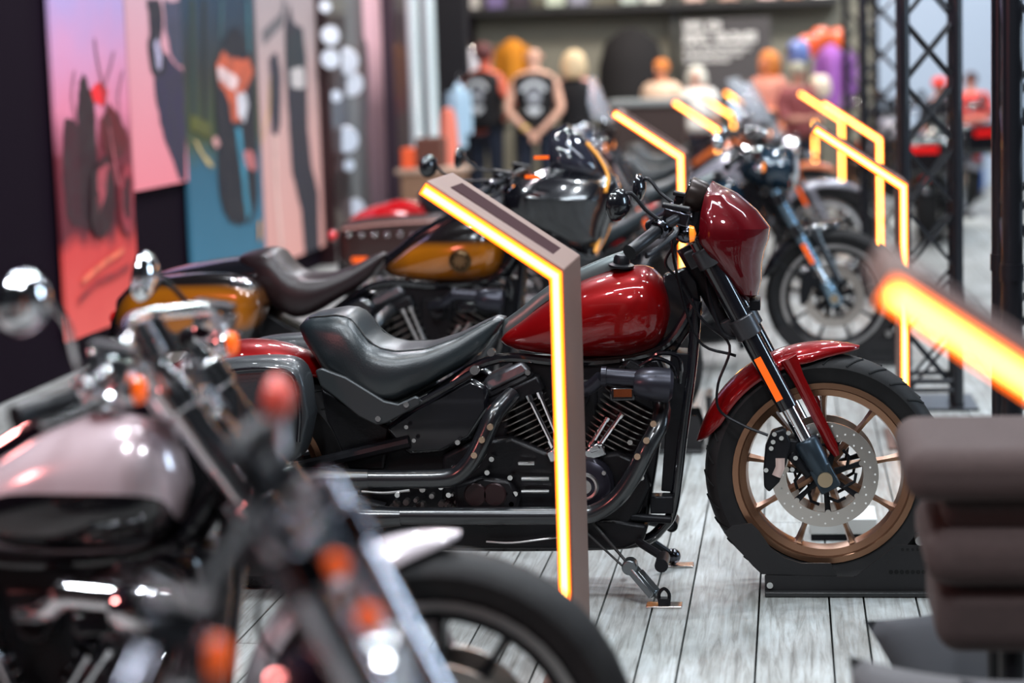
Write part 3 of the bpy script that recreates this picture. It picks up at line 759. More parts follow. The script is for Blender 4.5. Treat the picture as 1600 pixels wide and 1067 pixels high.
# ------------------------------------------------------------------ the other motorcycles
# second bike: black and amber bagger with a frame-wide fairing
B2Y = 8.1; B2X = at(430, 396, B2Y).x+1.355; q2 = tracer(B2X, B2Y)
e2 = q2(728, 402); g2 = q2(300, 485)
AMB = srgb(160, 92, 12)
TANK2 = two_tone('black amber tank paint', (.008, .006, .006), AMB, q2(725, 402, -.14).x, q2(725, 410, -.14).z, .33, .085, .35)
BAG2 = two_tone('black amber bag paint', (.008, .006, .006), AMB, q2(292, 484, -.33).x, q2(292, 484, -.33).z, .30, .10, .3)
S2 = dict(tank=TANK2, front_fender=BLACKG, rear_fender=BLACKG, wheel=BLACKM, seat=BROWNL, console=BLACKG, gauge=False, signals=True, strut=False, mirror_pos=(q2(716, 246, .36), q2(742, 262, .34)), both_reflectors=True, pushrod=STEEL)
b2 = bike('black bagger motorcycle with amber tank and saddlebag panels behind the dark red one', (B2X, B2Y, 0), 0, S2)
t = [c for c in b2.children if c.name.startswith('fuel_tank')][0]
m = MB(); c = V((e2.x, -.152, e2.z)); m.lathe([(0, -.008), (.03, -.007), (.036, -.002), (.044, -.001), (.044, .02)], c, (0, 1, .08), 28); em = m.build('tank_emblem', mat('dark bronze badge', (.1, .06, .03), .3, .9), t)
m = MB()
for a in range(4):
    an = a*PI/4; d = V((math.cos(an), 0, math.sin(an)))
    m.box(c+V((0, -.009, 0)), (.05, .003, .006), Matrix.Rotation(an, 3, 'Y'))
m.build('emblem_star', mat('badge relief', (.45, .3, .15), .3, .9), em)
tb = prof([(168, 525), (172, 500), (184, 474), (205, 452), (240, 436), (300, 428), (360, 430), (395, 444), (408, 475)], -.3, q2)
bb = prof([(168, 530), (172, 535), (184, 540), (205, 545), (240, 550), (300, 552), (360, 545), (395, 530), (408, 485)], -.3, q2)
for o, sd in bag(b2, dense(tb), dense(bb), .14, .34, BAG2, e=3.):
    m = MB(); p = q2(346, 482, -.34); c = V((p.x, sd*.343, p.z))
    for k in range(3): m.box(c, (.07-.012*k, .004, .016+.016*k))
    m.build('bag_badge', BLACKM, o)
    m = MB(); p = q2(346, 442, -.3); m.box(V((p.x+.08, sd*.3, p.z-.01)), (.09, .05, .03)); m.build('latch', CHROME, o, bev=.006)
m = MB(); tp = prof([(190, 462), (215, 440), (260, 422), (320, 408), (380, 399), (420, 395), (440, 402)], 0, q2); bo = prof([(190, 500), (215, 490), (260, 480), (320, 470), (380, 465), (420, 450), (440, 440)], 0, q2)
m.loft(body_loft(dense(tp), dense(bo), [(tp[0][0], .08), (tp[1][0], .14), (tp[-1][0], .15)], 20, 20, 2.6)); m.build('tail_cowl', BLACKG, b2, 60)
# frame-mounted fairing: body shell, dark screen, side scoop, amber pinstripes
def shell(root, name, rear, front, W, mt, n=12, solid=.006, pw=.7, ang=30):
    rings = []
    for i in range(len(rear)):
        row = []
        for k in range(-n, n+1):
            a = k/n*PI/2; bx = abs(math.cos(a))**pw
            row.append(V((rear[i].x+(front[i].x-rear[i].x)*bx, W[i]*math.copysign(abs(math.sin(a))**.9, a), rear[i].z+(front[i].z-rear[i].z)*bx)))
        rings.append(row)
    m = MB(); m.loft(rings, False, False); return m.build(name, mt, root, ang, solid=solid)
fr = tt([(858, 262, -.2), (812, 283, -.28), (787, 306, -.3), (792, 340, -.28), (860, 366, -.24), (892, 392, -.2)], q2)
ff = tt([(962, 276), (968, 292), (966, 310), (960, 335), (950, 365), (936, 398)], q2)
fa = shell(b2, 'fairing', fr, ff, [.16, .25, .3, .28, .22, .16], BLACKG, ang=24)
sc2 = shell(fa, 'windscreen', tt([(860, 206, -.16), (856, 220, -.18), (856, 240, -.2), (858, 263, -.2)], q2), tt([(886, 193), (910, 214), (940, 245), (961, 276)], q2), [.10, .14, .16, .17], GLASS, solid=.004)
m = MB(); m.tube(tt([(917, 223, -.05), (936, 246, -.09), (950, 275, -.14), (946, 300, -.2)], q2), .006, 6, 5); m.build('pinstripe', GOLD, fa)
m = MB(); m.tube(tt([(954, 330, -.05), (944, 352, -.08), (934, 380, -.12), (930, 394, -.14)], q2), .008, 6, 5, flat=.5); m.build('pinstripe', GOLD, fa)
for px, py in ((846, 246), (832, 276)):
    m = MB(); m.box(q2(px, py, -.31), (.055, .01, .012)); m.build('side_marker', ORANGE, fa)
headlamp(b2, dict(), q2(958, 318), .08, BLACKG)
chock(B2X, B2Y, 'black steel wheel chock gripping the front tyre of the black and amber bagger')

# near bike at lower left: chrome cruiser with white and black tank
B0Y = 3.48; B0X = at(696, 1142, B0Y).x; q0 = tracer(B0X, B0Y)
TANK0 = two_tone('white tank with black side panel', (.60, .50, .53), (.006, .006, .008), q0(110, 820, -.15).x, q0(110, 822, -.15).z, .16, .055, .04, (.006, .006, .008))
S0 = dict(tank=TANK0, front_fender=WHITEP, rear_fender=WHITEP, wheel=BLACKM, rim_edge=STEEL, spokes=11, spoke_kind='alloy', fork_top=q0(250, 588, -.11), fork_upper=CHROME, fork_lower=CHROME, clamp=CHROME,
          engine=GREYM, engine_light=CHROME, cover=CHROME, cleaner=CHROME, pipe=CHROME, housing=CHROME, bar=CHROME, mirror_shell=CHROME, mirror_r=.05, frame=BLACKG, console=CHROME, cap=CHROME, lens=ORANGE, fin=CHROME,
          mirror_pos=(q0(224, 432, .42), q0(262, 440, .42)), mirror_near=(q0(36, 474, -.42), q0(100, 498, -.42)), grips=(q0(132, 618, -.37), q0(34, 650, -.46)), gauge_mat=CHROME, gauge=False, fa0=84, fa1=168)
b0 = bike('pearl white and black chrome cruiser motorcycle, blurred at the lower left', (B0X, B0Y, 0), 0, S0)
headlamp(b0, S0, q0(285, 640, 0), .07)
m = MB(); c = q0(196, 572, 0)
m.lathe([(0, -.03), (.04, -.028), (.052, 0), (.055, .012), (.046, .016), (0, .016)], c, (-.5, 0, 1), 28); sp = m.build('speedometer', CHROME, b0)
m = MB(); m.disc(c+V((-.008, 0, .016)), (-.5, 0, 1), .045, .003); m.build('dial', MATS['dial glass'], sp)
for k, (px, py) in enumerate(((330, 700), (352, 735))):
    m = MB(); m.ball(q0(px+60, py+30, -.16), .02); m.build('spot_lamp', CHROME, b0)

# nearest bike: only its bars, lamp and tank top rise into the frame
B9Y = 2.12; B9X = -.16; K9 = .88; _q9 = tracer(B9X, B9Y)
def q9(px, py, y=0.): return _q9(px, py, y*K9)/K9
S9 = dict(left_mirror_only=True, mirror_stem=mat('pale silver', (.85, .86, .92), .5, .5), tank=mat('copper brown paint', (.16, .06, .035), .25, .3, 1.), front_fender=MATS['copper brown paint'], rear_fender=MATS['copper brown paint'], wheel=BLACKM, fork_upper=mat('soft chrome', (.8, .8, .86), .22, 1.), fork_lower=CHROME, stanchion=CHROME, clamp=BLACKC, housing=BLACKC, bar=BLACKM, mirror_shell=mat('salmon shell', (.8, .10, .07), .3, 0, .6), lens=ORANGE, mirror_r=.036,
          mirror_pos=(q9(428, 625, .42), q9(440, 665, .42)), grips=(q9(452, 850, .36), q9(400, 870, .46)), gauge=False, console=BLACKM, fork_top=q9(440, 830, -.11))
b9 = bike('strongly blurred nearest motorcycle, only chrome fork top and bars at the bottom left', (B9X, B9Y, 0), 0, S9)
b9.scale = (K9, K9, K9)
headlamp(b9, S9, q9(600, 1090, 0), .085)
for p in ((524, 884, -.12), (577, 965, -.12)):
    m = MB(); c = q9(*p); m.lathe([(0, -.03), (.012, -.025), (.017, 0)], c, (.3, -1, 0), 16); sg = m.build('fork_lamp', CHROME, b9)
    m = MB(); m.ball(c, .015, 12, 8, (1, .5, 1)); m.build('lamp_lens', ORANGE, sg)

# third bike: red tourer, studded bags, clear screen
B3Y = 12.2; B3X = at(1050, 400, B3Y).x; q3 = tracer(B3X, B3Y)
b3 = bike('bright red touring motorcycle with studded black saddlebag and tall clear screen', (B3X, B3Y, 0), 0, dict(tank=BRIGHTR, front_fender=BRIGHTR, rear_fender=BRIGHTR, rR=.40, ra1=146, wheel=CHROME, spoke_kind='wire', spokes=18, spoke_r=.003, strut=False, fork_upper=CHROME, housing=CHROME, bar=CHROME, mirror_shell=CHROME))
m = MB(); tp = prof([(560, 345), (590, 322), (620, 312), (650, 314), (690, 322)], 0, q3); bo = prof([(560, 350), (590, 345), (620, 350), (650, 350), (690, 345)], 0, q3)
m.loft(body_loft(dense(tp), dense(bo), [(tp[0][0], .08), (tp[-1][0], .12)], 14, 18, 2.4)); m.build('pillion_fender', BRIGHTR, b3, 60)
tb = prof([(527, 365), (540, 347), (600, 338), (690, 334)], -.3, q3); bb = prof([(527, 400), (540, 418), (600, 424), (690, 422)], -.3, q3)
for o, sd in bag(b3, dense(tb), dense(bb), .16, .34, mat('studded dark leather', (.03, .014, .012), .35, 0, .3, bump=(60, .2))):
    if sd < 0:
        for k in range(7):
            m = MB(); p = q3(545+k*20, 366, -.345); m.ball(p, .014, 10, 6, (1, .5, 1)); m.build('stud', CHROME, o)
        m = MB(); m.tube(tt([(535, 358, -.345), (600, 350, -.345), (690, 345, -.345)], q3), .008, 6, 3); m.build('bag_trim', mat('pink tan trim', (.45, .22, .18), .4), o)
        m = MB(); m.box(q3(562, 406, -.345), (.09, .012, .03)); m.build('side_marker', ORANGE, o)
shell(b3, 'windshield', tt([(925, 187, -.2), (918, 160, -.2), (921, 125, -.15)], q3), tt([(962, 190), (946, 158), (930, 117)], q3), [.24, .26, .2], CLEARS, solid=.005, pw=.5)

# fourth row and beyond
B4Y = 10.4; B4X = at(1303, 462, B4Y).x; q4 = tracer(B4X, B4Y)
b4 = bike('midnight blue cruiser motorcycle with a big lamp nacelle, right behind the cowl', (B4X, B4Y, 0), 0, dict(tank=NIGHTP, front_fender=BLACKG, rear_fender=NIGHTP, wheel=BLACKM, rim_edge=STEEL, fork_upper=mat('blue steel tube', (.25, .36, .45), .25, .9), fork_lower=mat('blue steel tube', (0, 0, 0)), clamp=BLACKG, housing=CHROME, bar=BLACKM, fork_top=q4(1213, 302, -.11), mirror_shell=CHROME, gauge=False, fa0=80))
m = MB(); c = q4(1200, 265); m.tube([c+V((-.15, 0, .03)), c+V((-.12, 0, .03)), c+V((-.04, 0, .02)), c+V((.08, 0, 0)), c+V((.115, 0, -.005))], [.02, .07, .105, .11, .1], 28); nc = m.build('lamp_nacelle', NIGHTP, b4, 60)
m = MB(); m.lathe([(.1, 0), (.108, .012), (.09, .02)], c+V((.112, 0, -.005)), (1, 0, -.04), 28); m.build('lamp_ring', CHROME, nc)
m = MB(); m.lathe([(.09, .0), (.05, .03), (0, .036)], c+V((.118, 0, -.005)), (1, 0, -.04), 28); m.build('lens', LENS, nc)
chock(B4X, B4Y, 'black steel wheel chock gripping the front tyre of the midnight blue cruiser')
rows = [(13.9, (1290, 345), GREYP, 'grey cruiser motorcycle with a long pale front fender behind the blue one', CHROME, True),
        (16.4, (1262, 250), ORANGEP, 'burnt orange motorcycle between the glowing posts, third row from the back', ORANGEP, False),
        (18.6, (1240, 225), BLACKG, 'black motorcycle with slanting screen in the farthest row on the right', CHROME, True)]
for Y, pp, pt, lb, fk, scr in rows:
    X = at(pp[0], pp[1], Y).x
    bk = bike(lb, (X, Y, 0), 0, dict(tank=pt, front_fender=pt, rear_fender=pt, wheel=CHROME, spokes=9, fork_upper=fk, housing=CHROME, bar=CHROME, mirror_shell=CHROME, strut=False, console=BLACKG, fR=.39, fa0=50))
    headlamp(bk, {}, V((-.2, 0, .93)), .1, pt if pt is not GREYP else CHROME)
    if scr:
        shell(bk, 'windshield', [V((-.42, 0, 1.02)), V((-.5, 0, 1.2)), V((-.58, 0, 1.36))], [V((-.24, 0, 1.0)), V((-.36, 0, 1.18)), V((-.46, 0, 1.38))], [.2, .24, .18], CLEARS, solid=.005, pw=.5)
# two bikes on the far right stand, seen from behind
for (px, py), Y, yw, pt, lb in (((1452, 262), 17.2, 82, BLACKG, 'black motorcycle seen from behind, red tail lamp, beyond the truss towers'), ((1492, 250), 20.5, 120, GREYP, 'grey motorcycle angled away beyond the lattice of the nearer truss tower')):
    p = at(px, py, Y); a = math.radians(yw)
    bk = bike(lb, (p.x+1.65*math.cos(a), Y+1.65*math.sin(a), 0), a, dict(tank=pt, front_fender=pt, rear_fender=pt, wheel=BLACKM, housing=CHROME, mirror_shell=CHROME, strut=False))
    m = MB(); m.box(V((-1.95, 0, .72)), (.36, .46, .3)); tb_ = m.build('top_box', BLACKG, bk, bev=.05)
    m = MB(); m.box(V((-2.14, 0, .78)), (.02, .22, .055)); m.build('tail_light', mat('lit tail lamp', (.8, .01, .01), .2, emit=(1, .02, .02), estr=.15), tb_)

# ------------------------------------------------------------------ glowing portal frames
LED = mat('amber light strip', (1, .5, .1), .5, emit=(1., .5, .095), estr=9.5)
LEDE = mat('orange strip edge', (1, .3, .02), .5, emit=(1., .13, .002), estr=4)
FRM = mat('brown grey metal sheet', (.17, .10, .08), .5, .4, bump=(40, .05))  # base colour warmed to carry the strip's orange glow
INL = mat('smoked inlay', (.03, .010, .012), .85, spec=.1)
def portal(cpx, Y, label, D=.38, w=.30, zc=None, group='amber lit portal frames between the bikes', base=True):
    c = at(cpx[0], cpx[1], Y); zc = zc or c.z; X = c.x
    root = empty('light_frame', (X, Y, 0), label, 'light frame', group)
    th = .037; rise = w*.69
    S = V((-w, 0, zc+rise)); C = V((0, 0, zc)); Bm = V((0, 0, 0.0))
    # outer profile of the bent sheet
    n = V((rise, 0, w)).normalized()*th
    prf = [Bm, V((0, 0, zc)), V((-w, 0, zc+rise)), V((-w, 0, zc+rise))+n, V((th, 0, zc+th*.62)), V((th, 0, 0))]
    m = MB(); m.prism([p+V((-th*.35, .006, 0)) for p in prf], (0, D, 0)); bd = m.build('sheet_frame', FRM, root, 20, bev=.003)
    m = MB(); t2 = .028
    n2 = V((rise, 0, w)).normalized()*t2
    q_ = [V((0, 0, .03)), V((0, 0, zc)), V((-w, 0, zc+rise)), V((-w, 0, zc+rise))+n2, V((t2, 0, zc+t2*.62)), V((t2, 0, .03))]
    m.prism([p+V((-th*.35+.003, -.004, .0)) for p in q_], (0, .009, 0)); ls = m.build('light_strip', LEDE, root, 20)
    m = MB(); u = .007; nn = V((rise, 0, w)).normalized(); dd = V((w, 0, -rise)).normalized()
    k1 = u*rise/w
    q_ = [V((u, 0, .036)), V((u, 0, zc+u*.62)), V((-w, 0, zc+rise))+nn*u+dd*.006, V((-w, 0, zc+rise))+nn*(t2-u)+dd*.006, V((t2-u, 0, zc+(t2-u)*.62)), V((t2-u, 0, .036))]
    m.prism([p+V((-th*.35+.003, -.0065, .0)) for p in q_], (0, .004, 0)); m.build('strip_core', LED, ls, 20)
    m = MB(); d = V((w, 0, -rise)); L_ = d.length; mid = S+d*.52+n*1.02; R3 = Matrix.Rotation(math.atan2(rise, w), 3, 'Y')
    m.box(mid+V((-th*.35, D*.55, .0)), (L_*.8, D*.45, .004), R3); m.build('inlay_panel', INL, bd)
    m = MB(); m.box((0, D/2, .006), (.12, D+.04, .012)); m.build('floor_plate', FRM, root, bev=.002)
    return root
portal((866, 437), 4.87, 'amber lit frame in front of the dark red motorcycle', w=.305)
portal((1062, 248), 9.6, 'amber lit frame behind the dark red motorcycle handlebar', w=.295, D=.3)
portal((1120, 206), 15.1, 'amber lit frame, third along the left line, above the blue motorcycle bars', w=.3)
portal((1145, 178), 20.2, 'small amber lit frame, fourth along the left line', w=.3, zc=.98)
portal((1178, 162), 22.4, 'smallest amber lit frame, last along the left line', w=.3, zc=.98)
portal((1410, 296), 8.05, 'amber lit frame just left of the truss tower foot, right line', w=.325)
portal((1373, 221), 12.88, 'amber lit frame second along the right line, beside the dark truss', w=.33)
portal((1314, 190), 17.3, 'blurred amber lit frame third along the right line', w=.33)
portal((1272, 168), 22.6, 'most blurred amber lit frame, last along the right line', w=.33)
S = at(1390, 470, 2.2); sX = S.x+.33
portal((0, 0), 2.2, '', w=.33) if False else None
def portal_at(X, Y, zc, label, w):
    pc = EYE-EYE; p = V((X, Y, zc))-EYE; k = F/p.dot(FW); return portal((800+p.dot(RT)*k, 533.5-p.dot(UP)*k), Y, label, w=w)
portal_at(sX, 2.2, S.z-.33*.69, 'nearest amber lit frame, broad blurred bar crossing the right edge', .33)

# ------------------------------------------------------------------ truss towers
TRM = mat('black truss tube', (.012, .013, .017), .32, .4, .4)
def truss(X, Y, w, d, h, label, pitch=.265, r=.024):
    root = empty('truss_tower', (X, Y, 0), label, 'truss tower', 'black lattice truss towers on the right')
    for x in (0, w):
        for y in (0, d):
            m = MB(); m.cyl((x, y, 0.012), (x, y, h), r, seg=16)
            for k in range(1, int(h/1.0)+1): m.cyl((x, y, k*1.0-.02), (x, y, k*1.0+.02), r*1.12, seg=16)
            m.build('chord', TRM, root)
    fc = [((0, 0), (w, 0)), ((0, d), (w, d)), ((0, 0), (0, d)), ((w, 0), (w, d))]
    for a, b in fc:
        m = MB(); z = .065; k = 0
        for e in (a, b): pass
        m.cyl((a[0], a[1], .08), (b[0], b[1], .08), .011, seg=8); m.cyl((a[0], a[1], .12), (b[0], b[1], .12), .011, seg=8)
        while z < h-pitch:
            m.cyl((a[0], a[1], z), (b[0], b[1], z+pitch), .0075, seg=8); m.cyl((b[0], b[1], z), (a[0], a[1], z+pitch), .0075, seg=8)
            z += pitch
        m.build('lattice', TRM, root)
    m = MB(); m.box((w/2, d/2, .006), (w+.16, d+.16, .012)); m.build('base_plate', TRM, root, bev=.002)
    return root
p = at(1582, 400, 4.85); truss(p.x, 4.85, .25, .25, 4, 'nearest black truss tower, thick upright at the right edge')
p = at(1414, 300, 9.0); truss(p.x, 9.0, at(1496, 300, 9.0).x-p.x, .23, 4, 'black truss tower with crisp lattice beside the sharp amber frame')
p = at(1350, 150, 13.4); truss(p.x, 13.4, .24, .24, 4, 'blurred black truss tower behind the crisp one')
p = at(1322, 120, 18.); truss(p.x, 18., .25, .25, 4, 'farthest black truss tower, beside the purple garment')

# ------------------------------------------------------------------ straps, floor box
def strap(px, py, label, p0):
    g = gr(px, py); root = empty('tie_down', (g.x, g.y, 0), label, 'tie-down')
    L_ = lambda p: V(p)-V((g.x, g.y, 0))
    m = MB(); m.box((0, 0, .003), (.1, .055, .006)); m.build('floor_plate', mat('shiny plate', (.75, .7, .66), .22, 1.), root, bev=.002)
    m = MB(); m.tube([(-.012, 0, .006), (-.014, 0, .035), (0, 0, .05), (.014, 0, .035), (.012, 0, .006)], .005, 8, 4); m.box((0, 0, .014), (.03, .03, .02)); m.build('ring', BLACKM, root)
    T0 = L_(p0); d = T0.normalized()
    a = d*.05; b_ = d*.15
    m = MB(); R3 = d.to_track_quat('X', 'Z').to_matrix()
    m.box((a+b_)/2, (.12, .04, .022), R3); m.cyl(b_+V((0, -.025, 0)), b_+V((0, .025, 0)), .022, seg=16); m.box((a+b_)/2+V((.02, 0, -.005)), (.08, .03, .008), R3)
    m.build('ratchet', mat('grey steel ratchet', (.2, .22, .23), .3, .9), root, bev=.004)
    m = MB(); m.tube([b_, T0], .0045, 6); m.tube([a*.6, T0+V((-.05, 0, -.0))], .0035, 6); m.build('strap', mat('dark webbing', (.03, .03, .03), .6), root)
strap(1038, 947, 'steel tie-down plate with ratchet and strap on the boards, nearer of two', at(925, 815, 5.78))
g = gr(1058, 884); root = empty('tie_down', (g.x, g.y, 0), 'steel tie-down plate farther under the motorcycle, with a black ball clamp', 'tie-down')
m = MB(); m.box((0, 0, .003), (.1, .055, .006)); m.build('floor_plate', MATS['shiny plate'], root, bev=.002)
m = MB(); m.ball((-.012, 0, .03), .024, 16, 10); m.build('ball_clamp', BLACKC, root)
m = MB(); m.tube([(-.012, 0, .03), (-.06, -.02, .07), (-.09, -.05, .1)], .012, 10); m.build('clamp_arm', BLACKM, root)
g = gr(1318, 845); m = MB(); m.box((0, .1, .045), (.21, .2, .05)); o = m.build('floor_box', mat('pale grey plastic', (.62, .62, .6), .5), None, bev=.004, loc=(g.x, g.y, 0)); tag(o, 'low pale grey box on the boards, seen through the sharp front wheel', 'box')
m = MB(); m.box((0, .1, .0105), (.2, .19, .02)); m.build('box_base', BLACKM, o)

# ------------------------------------------------------------------ sofa and cushions, lower right
SOF = mat('brown grey sofa cloth', (.062, .041, .038), .9, noise=(60, .4, (.045, .03, .028)), bump=(300, .3))
def pad(parent, name, x0, x1, y0, y1, z0, z1, m_, r=.05):
    m = MB(); m.box(((x0+x1)/2, (y0+y1)/2, (z0+z1)/2), (x1-x0, y1-y0, z1-z0)); o = m.build(name, m_, parent)
    b = o.modifiers.new('bevel', 'BEVEL'); b.width = min(r, (z1-z0)*.45, (y1-y0)*.45); b.segments = 5; return o
sy = 3.78
so = empty('sofa', (at(1415, 740, sy).x, sy, 0), 'brown upholstered sofa with stacked padded back rolls at the lower right', 'sofa')
X0 = so.location.x; lx = lambda px, py, y=0: at(px, py, sy+y).x-X0; lz = lambda px, py: at(px, py, sy).z
pad(so, 'back_roll', 0, 1.9, 0, .42, lz(1500, 789), lz(1500, 705), SOF, .04)
pad(so, 'back_band', lx(1478, 800), 1.86, .05, .38, lz(1500, 840), lz(1500, 786), SOF, .02)
pad(so, 'back_roll', lx(1448, 850), 1.88, .01, .41, lz(1500, 925), lz(1500, 835), SOF, .045)
pad(so, 'back_base', lx(1466, 950), 1.86, .04, .40, lz(1500, 1036), lz(1500, 918), SOF, .045)
for x in (.2, 1.7):
    for y in (.1, .34):
        m = MB(); m.cyl((x, y, 0), (x, y, lz(1500, 1030)), .02, .026, 12); m.build('leg', BLACKM, so)
CUS = mat('charcoal cushion cloth', (.05, .05, .056), .95, bump=(300, .3)); CUS2 = mat('light grey cushion cloth', (.12, .115, .12), .95, bump=(300, .3))
def cushion(c, sz, rot, label, m_, grp='scatter cushions under the sofa'):
    m = MB(); n = 16
    for s_ in (1, -1):
        rings = []
        for i in range(n+1):
            row = []
            for j in range(n+1):
                u = -1+2*i/n; v = -1+2*j/n
                pin = 1-.10*(1-u*u); pin2 = 1-.10*(1-v*v)
                h = (max(0, 1-u**4)*max(0, 1-v**4))**.5
                row.append(V((u*sz/2*pin2, v*sz/2*pin, s_*h*sz*.15)))
            rings.append(row)
        m.loft(rings, False, False)
    o = m.build('cushion', m_, None, 70, loc=c); o.rotation_euler = rot; return tag(o, label, 'cushion', grp)
c1 = at(1540, 1150, 4.35); c1.z = .17; c1.x += .02; cushion(c1, .43, (math.radians(48), math.radians(-6), math.radians(24)), 'charcoal cushion with its pointed corner showing left of the sofa base', CUS)
c2 = at(1500, 1240, 3.62); c2.z = .215; cushion(c2, .42, (math.radians(72), math.radians(7), .12), 'lighter grey cushion lowest in the corner, in front of the charcoal one', CUS2)
c3 = at(1690, 1240, 3.4); c3.z = .235; cushion(c3, .42, (math.radians(75), math.radians(4), -.1), 'grey blue cushion at the bottom right edge of the photo', mat('grey blue cushion cloth', (.08, .09, .115), .95))
# ------------------------------------------------------------------ hall shell
WX = -3.72
def wall(name, c, sz, m_): 
    m = MB(); m.box(c, sz); o = m.build(name, m_, None); o['kind'] = 'structure'; return o
wall('wall_left', (WX-.06, 11, 2.5), (.1, 30, 5), mat('dark plum wall', (.006, .003, .007), .8, spec=.05))
wall('wall_back', (-1.7, 25.1, 2.5), (5.4, .1, 5), mat('olive grey wall', (.20, .19, .15), .8, noise=(.8, .5, (.16, .15, .12))))
wall('wall_far', (3.7, 25.1, 2.5), (5.4, .1, 5), mat('pale blue wall', (.33, .40, .50), .7))
wall('wall_right', (6.3, 11, 2.5), (.1, 30, 5), mat('charcoal wall', (.03, .03, .035), .7))
wall('wall_near', (1.2, -4., 2.5), (10, .1, 5), MATS['charcoal wall'])
wall('ceiling', (1.2, 11, 6.3), (11, 30, .1), mat('black ceiling', (.01, .01, .012), .8))
wall('wall_side', (-3.1, 7.2, 2.4), (.06, .05, 4.8), mat('plum frame edge', (.03, .015, .025), .4)) if False else None

# ------------------------------------------------------------------ printed panels on the left wall
RJ = random.Random(5)
def ring(cx, cy, rx, ry, n=18): return [(cx+rx*math.cos(2*PI*k/n), cy+ry*math.sin(2*PI*k/n)) for k in range(n+1)]
def wp(px, py, dx=0.): return atx(px, py, WX+.03+dx)
def panel(x0, x1, ybot, label, m0, shapes, ztop=3.2):
    a = wp(x0, 200); b = wp(x1, 200); zb = wp((x0+x1)/2, ybot).z if ybot else .06
    org = V((WX+.03, a.y, 0)); m = MB(); yb = b.y-a.y
    m.box((-.012, yb/2, (zb+ztop)/2), (.024, yb, ztop-zb)); mm = [m0]
    for col, pts, k in shapes:
        nm = 'print %d %d %d' % col
        mm.append(mat(nm, srgb(*col), .6, noise=(7, .75, tuple(.35*q+.02 for q in srgb(*col))))); m.m = len(mm)-1
        P = [wp(*p)-org for p in pts]
        if isinstance(k, float):           # a brushed line of the given width
            for a_, b_ in zip(P, P[1:]):
                d_ = (b_-a_).normalized(); n_ = V((0, -d_.z, d_.y))*k/2; e_ = V((.0016+.0009*m.m, 0, 0))
                Q = [V((e_.x, min(max(p.y, .001), yb-.001), min(max(p.z, zb), ztop))) for p in (a_-n_, b_-n_, b_+n_, a_+n_)]
                m.add(Q, [(0, 1, 2, 3)])
            continue
        P = [V(p) for p in smooth_path(P+[P[0]], 5 if k == 'blob' else 3)[:-1]] if k == 'blob' else [A_+(B_-A_)*t_ for A_, B_ in zip(P, P[1:]+P[:1]) for t_ in (0, .25, .5, .75)]
        P = [p+V((0, RJ.uniform(-1, 1)*.012, RJ.uniform(-1, 1)*.016)) for p in P]
        P = [V((.0015+.0007*m.m, min(max(p.y, .001), yb-.001), min(max(p.z, zb), ztop))) for p in P]
        m.add(P, [tuple(range(len(P)))])
    o = m.build('wall_poster', mm, None, loc=org); return tag(o, label, 'poster', 'tall printed panels on the left wall')
panel(88, 203, 520, 'tall pink and red poster of a rider beside a motorcycle, leftmost on the wall',
      ramp_mat('pink dusk print', [(0, srgb(225, 95, 85)), (.33, srgb(200, 62, 60)), (.38, srgb(90, 24, 36)), (.6, srgb(110, 36, 50)), (.7, srgb(205, 120, 145)), (.85, srgb(190, 135, 170)), (1, srgb(160, 140, 185))], 2, .1, 2.1, noise=.3),
      [((55, 16, 28), [(100, 190), (118, 190), (140, 230), (148, 300), (150, 350), (112, 350), (100, 300)], 'blob'),
       ((40, 12, 22), [(124, 130), (130, 118), (136, 128), (146, 160), (150, 220), (150, 330), (130, 340), (124, 240), (120, 180)], 'blob'),
       ((228, 30, 40), [(142, 145), (148, 134), (158, 132), (166, 140), (166, 153), (158, 162), (147, 160)], 'blob'),
       ((90, 18, 26), [(155, 190), (170, 165), (185, 180), (198, 215), (196, 236), (180, 250), (160, 230)], 'blob'),
       ((72, 30, 44), [(168, 190), (160, 140), (150, 90), (146, 60)], .018), ((72, 30, 44), [(160, 140), (172, 100), (176, 80)], .014), ((72, 30, 44), [(185, 190), (182, 150), (190, 110)], .014),
       ((72, 30, 44), [(116, 190), (110, 150), (114, 110)], .014), ((120, 30, 40), ring(193, 310, 9, 52), .03), ((190, 100, 110), [(168, 200), (178, 260), (192, 320)], .025), ((180, 80, 90), [(150, 262), (160, 250), (172, 256), (180, 290)], .016),
       ((160, 45, 50), [(120, 470), (150, 440), (175, 430), (200, 415)], .03), ((240, 120, 90), [(125, 440), (160, 410), (190, 390)], .03), ((45, 10, 20), ring(146, 330, 7, 32), .02),
       ((45, 10, 20), [(140, 270), (165, 245), (178, 300), (172, 350), (150, 372), (140, 340)], 'blob'),
       ((165, 70, 80), [(150, 262), (166, 255), (160, 315), (152, 335), (148, 300)], None),
       ((150, 48, 62), [(183, 300), (190, 262), (199, 255), (205, 285), (205, 330), (199, 362), (189, 350)], 'blob'),
       ((60, 14, 26), [(188, 300), (192, 280), (199, 276), (201, 310), (199, 338), (192, 334)], 'blob')])
panel(206, 290, 292, 'pale pink poster with a long dark shadow, hung higher than the others',
      ramp_mat('pale pink ground print', [(0, srgb(225, 130, 140)), (.3, srgb(205, 140, 150)), (.6, srgb(180, 150, 160)), (1, srgb(150, 160, 185))], 2, .9, 2.9),
      [((46, 42, 66), [(243, 80), (262, 88), (284, 110), (290, 130), (290, 282), (280, 282), (262, 232), (250, 190), (240, 130)], None),
       ((60, 64, 84), [(255, 0), (289, 0), (288, 110), (268, 90), (258, 40)], None),
       ((28, 26, 40), [(228, 0), (248, 0), (254, 40), (250, 70), (260, 105), (240, 118), (230, 80), (233, 40)], 'blob'),
       ((170, 165, 190), [(240, 62), (246, 60), (251, 90), (250, 108), (243, 104)], None)])
